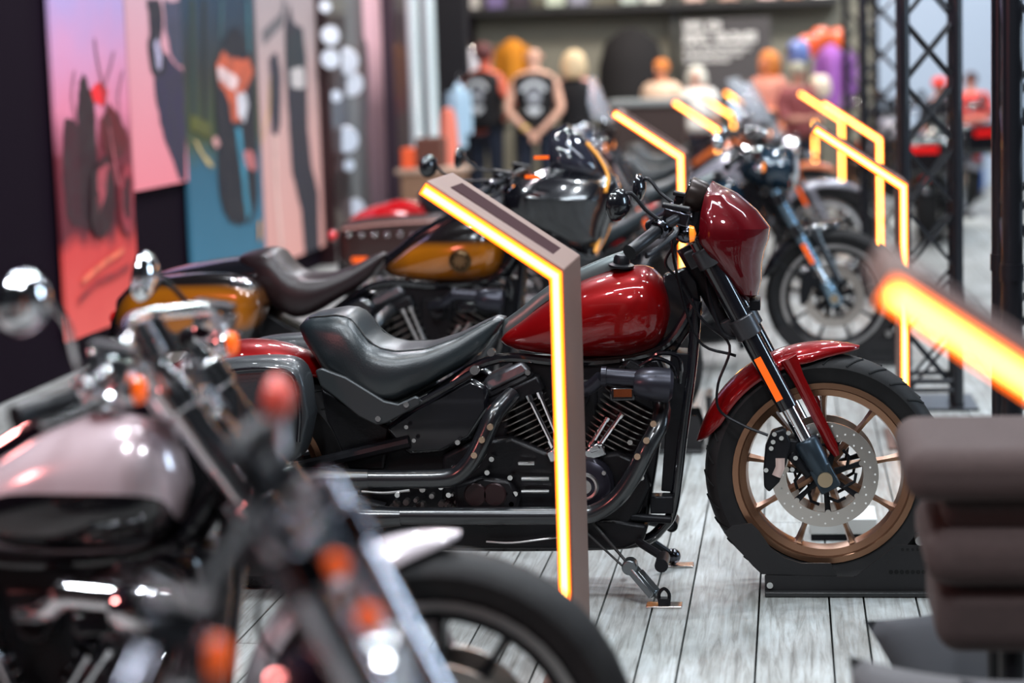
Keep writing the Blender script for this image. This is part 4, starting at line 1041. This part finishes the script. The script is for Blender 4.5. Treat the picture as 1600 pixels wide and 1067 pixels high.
panel(291, 406, 425, 'dark teal poster of a rider in an orange and white jacket on a forest road',
      ramp_mat('teal forest print', [(0, srgb(56, 120, 148)), (.5, srgb(40, 92, 114)), (.6, srgb(60, 74, 50)), (.8, srgb(42, 46, 44)), (1, srgb(30, 52, 70))], 2, 0, 2.1, noise=.25),
      [((34, 54, 50), [(300, 0), (302, 190)], .12), ((28, 38, 40), [(318, 0), (320, 200)], .08), ((60, 96, 100), [(346, 0), (344, 60)], .05), ((70, 130, 140), [(386, 0), (388, 90)], .05), ((84, 88, 40), [(296, 190), (330, 206)], .1),
       ((196, 176, 120), [(301, 222), (306, 220), (332, 258), (331, 266)], None),
       ((20, 26, 38), [(335, 130), (352, 60), (370, 45), (392, 100), (400, 230), (398, 330), (370, 350), (345, 320), (338, 220)], 'blob'),
       ((198, 92, 62), [(336, 100), (346, 80), (362, 92), (388, 92), (394, 112), (380, 150), (374, 192), (362, 190), (356, 160), (340, 128)], None),
       ((226, 200, 198), [(338, 108), (344, 100), (372, 124), (366, 142), (340, 122)], None),
       ((214, 214, 220), [(368, 146), (380, 142), (386, 160), (380, 192), (370, 178)], None),
       ((60, 140, 165), [(366, 200), (374, 200), (390, 330), (384, 345)], None),
       ((190, 110, 110), [(378, 238), (388, 232), (398, 252), (396, 264), (384, 262)], 'blob'),
       ((200, 150, 145), [(328, 220), (336, 214), (342, 226), (336, 232)], 'blob'),
       ((230, 160, 60), [(402, 345), (405, 342), (405, 375), (402, 378)], None)])
panel(408, 500, 405, 'peach and grey poster of riders with long dark shadows, right of the teal one',
      ramp_mat('peach road print', [(0, srgb(222, 160, 150)), (.35, srgb(200, 160, 155)), (.6, srgb(165, 150, 150)), (1, srgb(128, 132, 142))], 2, 0, 3.),
      [((110, 108, 112), [(410, 60), (440, 30), (445, 0)], .1), ((214, 176, 90), [(408, 222), (420, 170), (422, 120)], .03), ((236, 200, 190), [(428, 210), (432, 300), (440, 390)], .08),
       ((42, 44, 56), [(444, 40), (452, 8), (458, 36), (472, 44), (478, 100), (480, 200), (486, 260), (497, 300), (499, 395), (476, 398), (470, 330), (456, 270), (450, 180), (446, 110)], None),
       ((36, 48, 56), [(446, 60), (470, 50), (478, 110), (470, 120), (448, 105)], 'blob'),
       ((200, 196, 196), [(452, 108), (470, 104), (476, 135), (456, 136)], 'blob'),
       ((48, 50, 64), [(420, 90), (432, 84), (438, 130), (436, 200), (424, 204), (422, 130)], 'blob')])
wall('trim_2', (WX+.05, (wp(500, 200).y+wp(558, 200).y)/2, 2.4), (.14, wp(558, 200).y-wp(500, 200).y-.04, 4.8), mat('dark maroon pillar', (.02, .006, .008), .3, .2, .5))
panel(559, 602, 385, 'narrow pink poster with a figure in blue jeans, beyond the dark pillar',
      ramp_mat('rose print', [(0, srgb(80, 66, 78)), (.4, srgb(120, 92, 100)), (.6, srgb(225, 180, 190)), (1, srgb(235, 195, 205))], 2, 0, 3.),
      [((40, 50, 66), [(561, 90), (568, 60), (574, 90), (573, 200), (562, 220)], 'blob'), ((62, 140, 170), [(561, 220), (572, 210), (571, 290), (565, 312), (561, 290)], 'blob')])
wall('trim_3', (WX+.05, (wp(603, 200).y+wp(632, 200).y)/2, 2.4), (.16, wp(632, 200).y-wp(603, 200).y-.05, 4.8), mat('plum pillar', (.05, .03, .045), .4, .2, .3))
# invented chrome discs standing in for bright reflections on the dark pillar
for k, (px, py) in enumerate(((508, 10), (516, 55), (541, 95), (525, 150), (516, 92), (541, 218), (545, 258), (556, 325), (548, 130))):
    p = wp(px, py, .12); r = .05+.03*(k % 3)
    root = empty('sparkle_disc', p, 'added round chrome disc standing in for a bright reflection on the dark maroon pillar', 'mirror', 'added sparkle discs on the maroon pillar')
    m = MB(); m.lathe([(0, -.02), (r*.7, -.012), (r, 0), (r*.95, .006)], (0, 0, 0), (.5, -.85, .1), 24); m.build('shell', mat('satin chrome', (.85, .85, .9), .35, 1.), root)
    m = MB(); m.disc((.003, -.005, 0), (.5, -.85, .1), r*.93, .003, 24); m.build('glass', MATS['satin chrome'], root)
    m = MB(); m.cyl((0, 0, 0), (-.06, 0, -.0), .008, seg=8); m.build('stalk', BLACKM, root)

# ------------------------------------------------------------------ far shop
FL = mat('white fluted plastic', (.6, .72, .74), .25, 0, .6)
for px, Y, lb in ((652, 18.6, 'leftmost slim white fluted column behind the wooden counter'), (677, 18.9, 'second slim white fluted column, next to the dark curtain')):
    p = at(px, 230, Y); m = MB(); pr = []
    n = 70
    for k in range(n*2+1): pr.append((.052+.012*(k % 2), k*3.2/(n*2)))
    pr = [(0, 0)]+pr+[(0, 3.2)]
    m.lathe(pr, (0, 0, 0), (0, 0, 1), 16); o = m.build('fluted_column', FL, None, 20, loc=(p.x, Y, 0)); tag(o, lb, 'column', 'white fluted columns')
def simple(name, c, sz, m_, label, cat, bev=.01, group=None, rz=0):
    m = MB(); m.box((0, 0, sz[2]/2), sz); o = m.build(name, m_, None, bev=bev, loc=c); o.rotation_euler.z = rz; return tag(o, label, cat, group)
WOOD = mat('counter wood', (.30, .17, .10), .5, noise=(8, .7, (.22, .12, .07)), bump=(30, .1))
p = at(676, 262, 17.4)
ct = empty('counter', (p.x, 17.5, 0), 'light wooden counter at the end of the poster wall', 'counter')
zt = p.z
m = MB(); m.box((0, 0, zt/2-.02), (.5, .5, zt-.04)); m.build('body', WOOD, ct, bev=.01)
m = MB(); m.box((0, 0, zt-.02), (.58, .56, .04)); m.build('top', mat('pale counter top', (.5, .36, .27), .4), ct, bev=.008)
simple('carton', (at(674, 240, 17.5).x, 17.5, zt), (.22, .3, .25), mat('dark brown card', (.12, .045, .03), .8), 'dark brown box standing on the wooden counter', 'box')
simple('orange_box', (at(640, 250, 17.4).x, 17.4, zt), (.11, .2, .17), mat('bright orange card', (.9, .12, .03), .6), 'small bright orange box at the left end of the wooden counter', 'box')
p = at(704, 300, 17.9); m = MB(); m.lathe([(0, 0), (.15, 0), (.13, .35), (.07, 1.1), (.05, 1.18), (0, 1.2)], (0, 0, 0), (0, 0, 1), 24)
o = m.build('salmon_vase', mat('salmon ceramic', (.75, .2, .13), .5), None, 50, loc=(p.x, 17.9, 0)); tag(o, 'tall tapering salmon vase right of the wooden counter', 'vase')
simple('dark_curtain', (at(690, 100, 21.5).x, 21.6, .01), (.55, .12, 3.4), mat('black curtain cloth', (.01, .01, .014), .9, bump=(6, 1.)), 'black curtain hanging left of the people in vests', 'curtain', .03)
# upper frieze with pictures
p0 = at(700, 24, 24.6); p1 = at(1312, 24, 24.6)
simple('wall_shelf', ((p0.x+p1.x)/2, 24.8, p0.z-.02), (p1.x-p0.x, .35, .07), mat('dark shelf', (.02, .02, .022), .5), 'long dark shelf high on the back wall, holding framed pictures', 'shelf')
pc = [(735, (210, 205, 200)), (775, (120, 105, 150)), (812, (60, 50, 60)), (868, (205, 215, 195)), (905, (150, 150, 165)), (985, (190, 200, 190)), (1020, (215, 215, 205)), (1085, (225, 190, 175)), (1140, (200, 160, 140)), (1200, (235, 200, 190)), (1240, (205, 150, 120)), (1285, (240, 225, 210))]
pl = ['grey white', 'violet', 'dark plum', 'pale green', 'cool grey', 'sage', 'cream', 'peach', 'tan', 'pink', 'terracotta', 'ivory']
for (px, c), nm in zip(pc, pl):
    p = at(px, 20, 24.7); r = empty('framed_picture', (p.x, 24.72, p0.z+.05), nm+' framed picture on the long high shelf', 'picture', 'framed pictures on the high shelf')
    m = MB(); m.box((0, 0, .17), (.26, .03, .34)); m.build('frame', BLACKM, r, bev=.004)
    m = MB(); m.box((0, -.017, .17), (.22, .004, .30)); m.build('print', mat('print %d %d %d' % c, srgb(*c), .6, noise=(9, .6, tuple(k*.5 for k in srgb(*c)))), r)
# sign board with blurred lines of writing
p0 = at(1066, 148, 24.4); p1 = at(1204, 26, 24.4)
sg = empty('sign_board', ((p0.x+p1.x)/2, 24.5, 0), 'dark grey sign board with white lines of lettering on the back wall', 'sign')
m = MB(); m.box((0, 0, (p0.z+p1.z)/2), (p1.x-p0.x, .05, p1.z-p0.z)); m.build('board', mat('slate sign', (.055, .05, .052), .6), sg, bev=.005)
def glyphs(px0, px1, py0, py1, gaps, name):
    a = at(px0, (py0+py1)/2, 24.46); b = at(px1, (py0+py1)/2, 24.46); h = at(px0, py0, 24.46).z-at(px0, py1, 24.46).z; m = MB(); rnd = random.Random(int(px1+py0))
    n = gaps; w = (b.x-a.x)/n
    for k in range(n):
        if rnd.random() < .12 and 0 < k < n-1: continue
        x = a.x+w*(k+.5)-sg.location.x; z = a.z; y = -.03
        for dx in (-.3, .3):
            if rnd.random() < .85: m.box((x+dx*w, y, z), (w*.26, .006, h))
        for dz in rnd.sample((-.4, 0, .4), 2): m.box((x, y, z+dz*h), (w*.8, .006, h*.24))
    m.m = 1; m.box(((a.x+b.x)/2-sg.location.x, -.0262, a.z), (b.x-a.x+.02, .004, h*1.1))
    o = m.build(name, [mat('white lettering', (.97, .96, .93), .5), MATS['slate sign']], sg)
glyphs(1068, 1126, 35, 48, 8, 'headline_lettering'); glyphs(1068, 1182, 53, 69, 14, 'headline_lettering')
glyphs(1069, 1172, 75, 81, 26, 'text_lettering'); glyphs(1069, 1158, 84, 90, 22, 'text_lettering'); glyphs(1069, 1140, 93, 98, 18, 'text_lettering')
simple('mullion', (at(1054, 80, 24.8).x, 24.9, 0), (.08, .2, 4), mat('grey mullion', (.05, .05, .045), .5), 'slim grey upright on the back wall, left of the sign board', 'post')
# dark domed garment display
p = at(985, 110, 23.6); m = MB()
m.lathe([(0, 1.95), (.12, 1.92), (.3, 1.78), (.38, 1.5), (.4, 1.0), (.42, .3), (.42, .02), (0, .02)], (0, 0, 0), (0, 0, 1), 28); o = m.build('black_cape', mat('black felt', (.008, .007, .008), .9, bump=(8, .6)), None, 60, loc=(p.x, 23.8, 0)); tag(o, 'black domed cape display in front of the olive back wall', 'garment')
# hanging garments
def garment(px, py_top, py_bot, Y, wpx, col, label, name):
    a = at(px, py_top, Y); b_ = at(px, py_bot, Y); s = F/Y; w = wpx/s; H = a.z-b_.z
    r = empty(name, (a.x, Y, b_.z), label, 'garment')
    m = MB(); rings = []
    for t, k, d in ((0, .95, .1), (.3, .85, .09), (.7, .9, .1), (.88, 1., .08), (.97, .5, .05), (1, .3, .04)):
        rings.append([V((math.cos(q)*w/2*k*(1+.05*math.sin(5*q)), math.sin(q)*d, t*H)) for q in (2*PI*j/24 for j in range(24))])
    m.loft(rings); g = m.build('cloth', mat('cloth %d %d %d' % col, srgb(*col), .85, bump=(12, .6)), r, 70)
    for sd in (-1, 1):
        m = MB(); m.tube([(sd*w*.42, 0, H*.86), (sd*w*.56, 0, H*.6), (sd*w*.58, 0, H*.2)], [.06, .05, .045], 10, 4); m.build('sleeve', g.data.materials[0], g)
    m = MB(); m.tube([(0, 0, H), (0, 0, H+.06), (.02, 0, H+.09)], .006, 6, 3); m.tube([(-w*.3, 0, H*.93), (0, 0, H+.02), (w*.3, 0, H*.93)], .008, 6); m.build('hanger', CHROME, r)
    # stand that carries it
    m = MB(); m.cyl((0, .02, -b_.z), (0, .02, H*.95), .015, seg=10); m.cyl((0, .02, -b_.z), (0, .02, -b_.z+.02), .2, seg=20); m.build('stand', BLACKM, r)
garment(800, 62, 150, 22.4, 42, (190, 120, 20), 'mustard yellow jacket hanging between the two men in vests', 'hanging_jacket')
garment(733, 76, 135, 22.8, 46, (205, 205, 215), 'white shirt with a dark collar hanging behind the left man', 'hanging_shirt')
garment(716, 130, 230, 19.3, 22, (170, 200, 220), 'pale blue cloth hanging left of the first man in a vest', 'hanging_cloth')
garment(1298, 70, 168, 21.8, 34, (160, 95, 175), 'purple dress hanging beside the farthest truss tower', 'hanging_dress')
garment(1324, 74, 165, 22.9, 14, (130, 80, 150), 'darker violet top hanging just right of the purple dress', 'hanging_blouse')
# helmets on a pole rack
for px, py, Y, col, lb in ((1262, 72, 21.6, (225, 80, 20), 'orange helmet lowest on the rack, beside the blue one'), (1283, 60, 22.2, (215, 90, 30), 'orange helmet in the middle above the purple dress'), (1310, 60, 23.4, (215, 90, 30), 'small orange helmet at the right above the purple dress'), (1247, 80, 20.9, (110, 130, 190), 'blue helmet left of the orange helmets'), (1281, 135, 21.2, (235, 215, 190), 'cream helmet low in front of the purple dress')):
    p = at(px, py, Y); r = empty('helmet', p, lb, 'helmet')
    m = MB(); m.lathe([(0, .12), (.06, .11), (.1, .07), (.115, 0), (.11, -.07), (.09, -.11), (.06, -.11)], (0, 0, 0), (0, 0, 1), 24); m.build('shell', mat('helmet %d %d %d' % col, srgb(*col), .25, 0, 1.), r)
    m = MB(); m.lathe([(.116, -.03), (.119, 0), (.112, .04)], (0, 0, 0), (0, 0, 1), 12, -2.4, -.7); m.build('visor', BLACKG, r)
    m = MB(); m.cyl((0, 0, -.11), (0, 0, -p.z), .012, seg=8); m.cyl((0, 0, -p.z), (0, 0, -p.z+.015), .12, seg=20); m.build('stand', BLACKM, r)
p = at(1015, 160, 21.); tb_ = empty('display_table', (p.x, 21.2, 0), 'grey topped display table in front of the black cape', 'table')
m = MB(); m.box((0, 0, p.z), (.8, .6, .06)); m.build('table_top', mat('grey table top', (.3, .33, .33), .4), tb_, bev=.01)
m = MB(); m.box((0, 0, p.z/2-.02), (.7, .5, p.z-.04)); m.build('table_body', mat('brown table body', (.05, .03, .025), .6), tb_, bev=.01)

# ------------------------------------------------------------------ people
SK = {}
def skinmesh(name, chains, parent, m_, sub=1):
    vs = []; es = []; rs = []; idx = {}
    for ch in chains:
        prev = None
        for p, r in ch:
            k = tuple(round(c, 4) for c in p)
            if k not in idx: idx[k] = len(vs); vs.append(p); rs.append(r if isinstance(r, tuple) else (r, r))
            i = idx[k]
            if prev is not None and prev != i: es.append((prev, i))
            prev = i
    me = bpy.data.meshes.new(name); me.from_pydata(vs, es, []); o = bpy.data.objects.new(name, me); COL.objects.link(o); o.parent = parent
    q = o.modifiers.new('skin', 'SKIN'); q.use_smooth_shade = True
    for i, r in enumerate(rs): me.skin_vertices[0].data[i].radius = r
    me.skin_vertices[0].data[0].use_root = True
    me.materials.append(m_)
    if sub: u = o.modifiers.new('s', 'SUBSURF'); u.levels = sub; u.render_levels = sub
    dg = bpy.context.evaluated_depsgraph_get(); bpy.context.view_layer.update()
    ev = bpy.data.meshes.new_from_object(o.evaluated_get(dg)); o.modifiers.clear(); o.data = ev; ev.name = name; ev.shade_smooth()
    if not ev.materials: ev.materials.append(m_)
    return o
def person(px, py, Y, rz, label, h=1.76, skin=(205, 150, 125), top=(18, 17, 20), legs=(28, 36, 52), hair=None, hairstyle='short', pose='clasp', patch=False, band=False, sleeves=False, cap=None):
    p = at(px, py, Y); k = h/1.76 if h else 1
    k = p.z/1.76
    r = empty('person', (p.x, Y, 0), label, 'person', None, rz); r.scale = (k, k, k)
    skm = mat('skin %d %d %d' % skin, srgb(*skin), .55)
    # the figure faces local +y
    P = lambda x, y, z: (x, y, z)
    sh = .19; ch = []
    ch.append([(P(0, 0, .95), (.15, .11)), (P(0, .01, 1.1), (.135, .1)), (P(0, .02, 1.28), (.155, .115)), (P(0, .0, 1.42), (.10, .085)), (P(0, 0, 1.5), (.055, .055)), (P(0, .015, 1.56), (.062, .066)), (P(0, .02, 1.645), (.078, .092)), (P(0, .015, 1.71), (.062, .075))])
    for s in (-1, 1):
        if pose == 'clasp': el = (s*.27, -.08, 1.12); wr = (s*.07, -.17, .92)
        elif pose == 'front': el = (s*.25, .1, 1.12); wr = (s*.1, .3, 1.12)
        elif pose == 'hip': el = (s*.38, -.05, 1.16); wr = (s*.2, .05, 1.02)
        else: el = (s*.25, .0, 1.13); wr = (s*.24, .08, .88)
        ch.append([(P(0, .0, 1.42), (.10, .085)), (P(s*.12, 0, 1.42), .075), (P(s*sh, 0, 1.39), .062), (P(s*.225, -.01, 1.27), .05), (P(*el), .042), (P((el[0]+wr[0])/2, (el[1]+wr[1])/2, (el[2]+wr[2])/2), .038), (P(*wr), .027)])
        d = (V(wr)-V(el)).normalized(); hd = V(wr)+d*.05
        ch.append([(P(*wr), .027), (tuple(hd), (.03, .022))])
        sx = V((-s, 0, 0)) if pose == 'clasp' else V((s, 0, 0))
        for f in range(4):
            b_ = hd+V((0, 0, .022-.015*f))+d*.025; t1 = b_+d*.03+V((-s*.012, 0, -.004)); t2 = t1+d*(.02-.003*abs(f-1.3))+V((-s*.016, 0, -.008))
            ch.append([(tuple(hd), (.03, .022)), (tuple(b_), .0095), (tuple(t1), .0085), (tuple(t2), .007)])
        tb = hd+V((0, 0, .03))-d*.02; ch.append([(tuple(hd), (.03, .022)), (tuple(tb), .011), (tuple(tb+V((-s*.01, 0, .022))+d*.02), .009)])
        ch.append([(P(0, 0, .95), (.15, .11)), (P(s*.1, 0, .88), .088), (P(s*.11, .01, .5), .058), (P(s*.115, -.01, .28), .055), (P(s*.12, -.02, .09), .038), (P(s*.125, .08, .035), (.036, .03)), (P(s*.128, .14, .03), (.034, .022))])
    body = skinmesh('body', ch, r, skm)
    m = MB()
    for s in (-1, 1): m.ball((s*.083, .01, 1.63), .025, 10, 6, (.35, .7, 1.2))
    m.ball((0, .105, 1.625), .016, 10, 6, (.8, 1.1, 1.5)); m.build('ears_and_nose', skm, body) if False else None
    for s in (-1, 1): e = MB(); e.ball((s*.083, .01, 1.63), .025, 10, 6, (.35, .7, 1.2)); e.build('ear', skm, body)
    e = MB(); e.tube([(0, .09, 1.66), (0, .115, 1.625), (0, .1, 1.615)], [.007, .013, .012], 8); e.build('nose', skm, body)
    for s in (-1, 1): e = MB(); e.ball((s*.032, .098, 1.655), .011, 10, 6, (1.2, .6, .7)); e.build('eye', mat('dark eye', (.03, .02, .02), .2), body)
    e = MB(); e.ball((0, .1, 1.585), .02, 10, 6, (1.2, .4, .35)); e.build('mouth', mat('lip', (.4, .12, .1), .5), body)
    # trousers
    tr = mat('cloth %d %d %d' % legs, srgb(*legs), .85); c2 = []
    for s in (-1, 1): c2.append([(P(0, 0, .98), (.165, .125)), (P(s*.1, 0, .87), .102), (P(s*.11, .01, .5), .075), (P(s*.115, -.01, .28), .068), (P(s*.12, -.02, .09), .062)])
    skinmesh('trousers', c2, r, tr)
    for s in (-1, 1):
        m = MB(); m.tube([(s*.12, -.05, .05), (s*.122, 0, .055), (s*.125, .1, .045), (s*.128, .18, .032)], [.045, .055, .048, .032], 12, 3); m.build('boot', BLACKM, r)
    # vest or shirt
    tm = mat('cloth %d %d %d' % top, srgb(*top), .75); m = MB(); rings = []
    for z, w, d in ((.92, .185, .14), (1.0, .175, .13), (1.12, .165, .125), (1.28, .195, .145), (1.38, .215, .13), (1.44, .19, .1), (1.475, .1, .075)):
        rings.append([V((math.copysign(abs(math.cos(a))**.8, math.cos(a))*w, .01+math.copysign(abs(math.sin(a))**.8, math.sin(a))*d, z)) for a in (2*PI*j/28 for j in range(28))])
    m.loft(rings, False); vs_ = m.build('vest' if not sleeves else 'shirt', tm, r, 80, solid=.012)
    if sleeves:
        for s in (-1, 1):
            el = ch[1 if s < 0 else 8][4][0] if False else None
            ex = {'clasp': (s*.27, -.08, 1.12), 'front': (s*.25, .1, 1.12), 'hip': (s*.38, -.05, 1.16)}.get(pose, (s*.25, 0, 1.13))
            m = MB(); m.tube([(s*.13, 0, 1.42), (s*.2, 0, 1.38), (s*.235, -.01, 1.26), ex], [.08, .078, .068, .058], 14, 3); m.build('sleeve', tm, vs_)
    if patch:
        pm = mat('white back print', (.7, .74, .76), .8); y = -.142
        m = MB(); pts = []
        for j in range(9):
            a = PI*(.12+.76*j/8); pts.append(V((math.cos(a)*.12, y, 1.25+math.sin(a)*.13)))
        m.tube(pts, .026, 6, 2, flat=.25); m.build('rocker_patch', pm, vs_)
        m = MB(); m.ball((0, y+.004, 1.24), .075, 18, 10, (1, .14, 1.0)); ep = m.build('emblem_patch', mat('grey back print', (.35, .37, .4), .8), vs_)
        m = MB(); m.tube([(-.07, y, 1.13), (0, y+.004, 1.1), (.07, y, 1.13)], [.02, .04, .02], 8, 3, flat=.25); m.build('lower_patch', pm, vs_)
    if hair:
        hm = mat('hair %d %d %d' % hair, srgb(*hair), .6, bump=(60, .8)); m = MB()
        if hairstyle == 'bob':
            rings = []
            for z, w, d, yo in ((1.48, .10, .09, -.03), (1.53, .135, .12, -.015), (1.6, .14, .13, -.01), (1.68, .125, .13, -.005), (1.74, .09, .1, 0), (1.775, .03, .04, 0)):
                rings.append([V((math.cos(a)*w*(1+.03*math.sin(7*a)), yo+math.sin(a)*d*(1. if math.sin(a) < 0 else .62), z)) for a in (2*PI*j/28 for j in range(28))])
            m.loft(rings)
        else:
            m.ball((0, -.008, 1.665), .098, 20, 12, (.95, 1.08, 1.0))
        m.build('hair', hm, body, 80)
    if cap:
        m = MB(); m.lathe([(.102, 1.66), (.1, 1.71), (.07, 1.755), (0, 1.77)], (0, .005, 0), (0, 0, 1), 24); m.box((0, .14, 1.668), (.15, .12, .01)); m.build('cap', mat('cloth %d %d %d' % cap, srgb(*cap), .8), r)
    if band:
        m = MB(); m.cyl((-.095, -.155, .955), (-.085, -.163, .935), .036, seg=16); m.build('wristband', mat('yellow band', (.85, .65, .08), .5), r)
    return r
person(833, 68, 20.3, 0.05, 'bald person in a printed black vest, hands clasped behind, yellow wristband', skin=(225, 175, 150), patch=True, band=True, pose='clasp')
person(755, 66, 20.6, -.45, 'person in a printed black vest with bare ruddy arms, leftmost of the group', skin=(215, 105, 80), patch=True, pose='hip', hair=(90, 45, 45))
person(897, 80, 20.5, -.35, 'person with blonde bobbed hair in a dark top beside the bald one', skin=(225, 165, 155), hair=(215, 190, 150), hairstyle='bob', pose='front', legs=(60, 90, 120))
person(1033, 92, 22.4, 2.6, 'person with ginger hair and a cream shirt behind the display table', skin=(220, 150, 115), top=(225, 195, 170), hair=(205, 120, 50), sleeves=True, pose='down')
person(1088, 104, 23.0, 3.0, 'person in a white shirt below the sign board', skin=(200, 140, 120), top=(225, 225, 222), hair=(205, 205, 195), hairstyle='bob', sleeves=True, pose='down')
person(1200, 80, 21.0, 2.4, 'person with orange lit hair and a salmon shirt right of the sign board', skin=(230, 140, 100), top=(225, 150, 130), hair=(215, 130, 60), hairstyle='bob', sleeves=True, pose='front')
person(1246, 96, 20.4, -2.4, 'person with grey hair and a dusky red shirt in front of the helmets', skin=(190, 130, 110), top=(140, 70, 70), hair=(165, 160, 140), sleeves=True, pose='front')
person(1467, 121, 21.5, -2.7, 'person in dark clothes and a red cap beyond the truss lattice', skin=(200, 130, 110), top=(40, 40, 48), cap=(225, 60, 50), sleeves=True, pose='down')
person(1517, 112, 22.5, 2.9, 'person in a red jacket and blue jeans near the pale blue wall', skin=(200, 140, 120), top=(200, 60, 55), legs=(30, 90, 170), hair=(60, 30, 30), sleeves=True, pose='front')
# ------------------------------------------------------------------ light and camera
def area(loc, aim, size, power, col=(1, 1, 1), shape='DISK', sy=None):
    l = bpy.data.lights.new('area', 'AREA'); l.shape = shape; l.size = size; l.energy = power; l.color = col
    if sy: l.shape = 'RECTANGLE'; l.size_y = sy
    o = bpy.data.objects.new('hall_lamp_or_fill', l); COL.objects.link(o); o.location = loc
    o.rotation_euler = (V(aim)-V(loc)).to_track_quat('-Z', 'Y').to_euler(); return o
COOL = (.86, .93, 1.); WARM = (1., .82, .66)
for x, y in ((-2.2, 3.6), (1.2, 4.4), (-.9, 6.6), (1.6, 7.4), (-2.4, 9.), (.4, 10.4), (2.6, 12.), (-1., 13.5), (.8, 16.), (-2.2, 18.)):
    area((x, y, 5.2), (x*.8, y-.3, 0), .2, 92, COOL)
area((-1.0, 1.2, 4.6), (-.5, 5.9, .5), .5, 110, COOL)
area((1.8, 1.5, 4.6), (.3, 5.9, .5), .5, 110, COOL)
area((-.2, 4.2, 5.0), (-.2, 5.9, .3), 3.4, 95, (.86, .94, 1), 'RECTANGLE', .16)
area((1.9, 6.6, 4.6), (0, 5.9, .4), .14, 70, (.8, .9, 1), 'RECTANGLE', 2.6)
area((5.7, 6.6, 2.2), (0, 6.4, .9), .9, 130, (.6, .8, 1), 'RECTANGLE', 2.2)  # unseen cool panel added at the right to streak the fork tubes
area((-3.3, 2.2, 2.1), (-1.1, 3.4, .8), .5, 26, (1, .28, .26))  # added pink fill, imitates poster glow on the near tank
for k, (x, y, c) in enumerate(((-1.6, 3.0, COOL), (-.4, 3.4, WARM), (.5, 2.9, COOL), (-2.6, 5.2, COOL), (-1.5, 6., WARM), (.2, 7.6, COOL), (1.1, 8.8, WARM), (-1.2, 10., COOL), (.9, 12., (1, .6, .3)), (-.2, 14., WARM), (1.6, 15., COOL))):
    area((x, y, 4.4), (x, y, 0), .05, 9, c)
for x, y, c, p_ in ((-3., 20.5, WARM, 160), (-1.2, 21.5, (1, .93, .85), 200), (.4, 21.5, (1, .9, .8), 180), (2.6, 21., COOL, 330), (1.8, 17, COOL, 150), (4., 18., COOL, 200)):  # extra lights added to brighten the back wall and people
    area((x, y, 5.2), (x, y+1.8, 1.), .5, p_*.72, c)
for y, c in ((10., (1, .8, .85)), (13., (.95, .9, 1)), (16.5, (1, .85, .8))):
    area((-1.9, y, 4.6), (WX, y+.5, .9), .5, 75, c)
w = bpy.data.worlds.new('hall'); bpy.context.scene.world = w; w.use_nodes = True
w.node_tree.nodes['Background'].inputs[0].default_value = (.55, .6, .75, 1); w.node_tree.nodes['Background'].inputs[1].default_value = .05
cam = bpy.data.cameras.new('camera'); co = bpy.data.objects.new('camera', cam); COL.objects.link(co)
cam.sensor_width = 36; cam.lens = F/1600*36; cam.clip_end = 200; cam.clip_start = .05
M3 = Matrix((RT, UP, -FW)).transposed(); co.matrix_world = Matrix.Translation(EYE) @ M3.to_4x4()
cam.dof.use_dof = True; cam.dof.focus_distance = (V((MAINX-.4, MAINY-.12, .6))-EYE).dot(FW); cam.dof.aperture_fstop = 1.65
sc = bpy.context.scene; sc.camera = co
sc.view_settings.view_transform = 'Standard'; sc.view_settings.look = 'None'; sc.view_settings.gamma = 1; sc.view_settings.use_curve_mapping = False
sc.view_settings.exposure = 0.
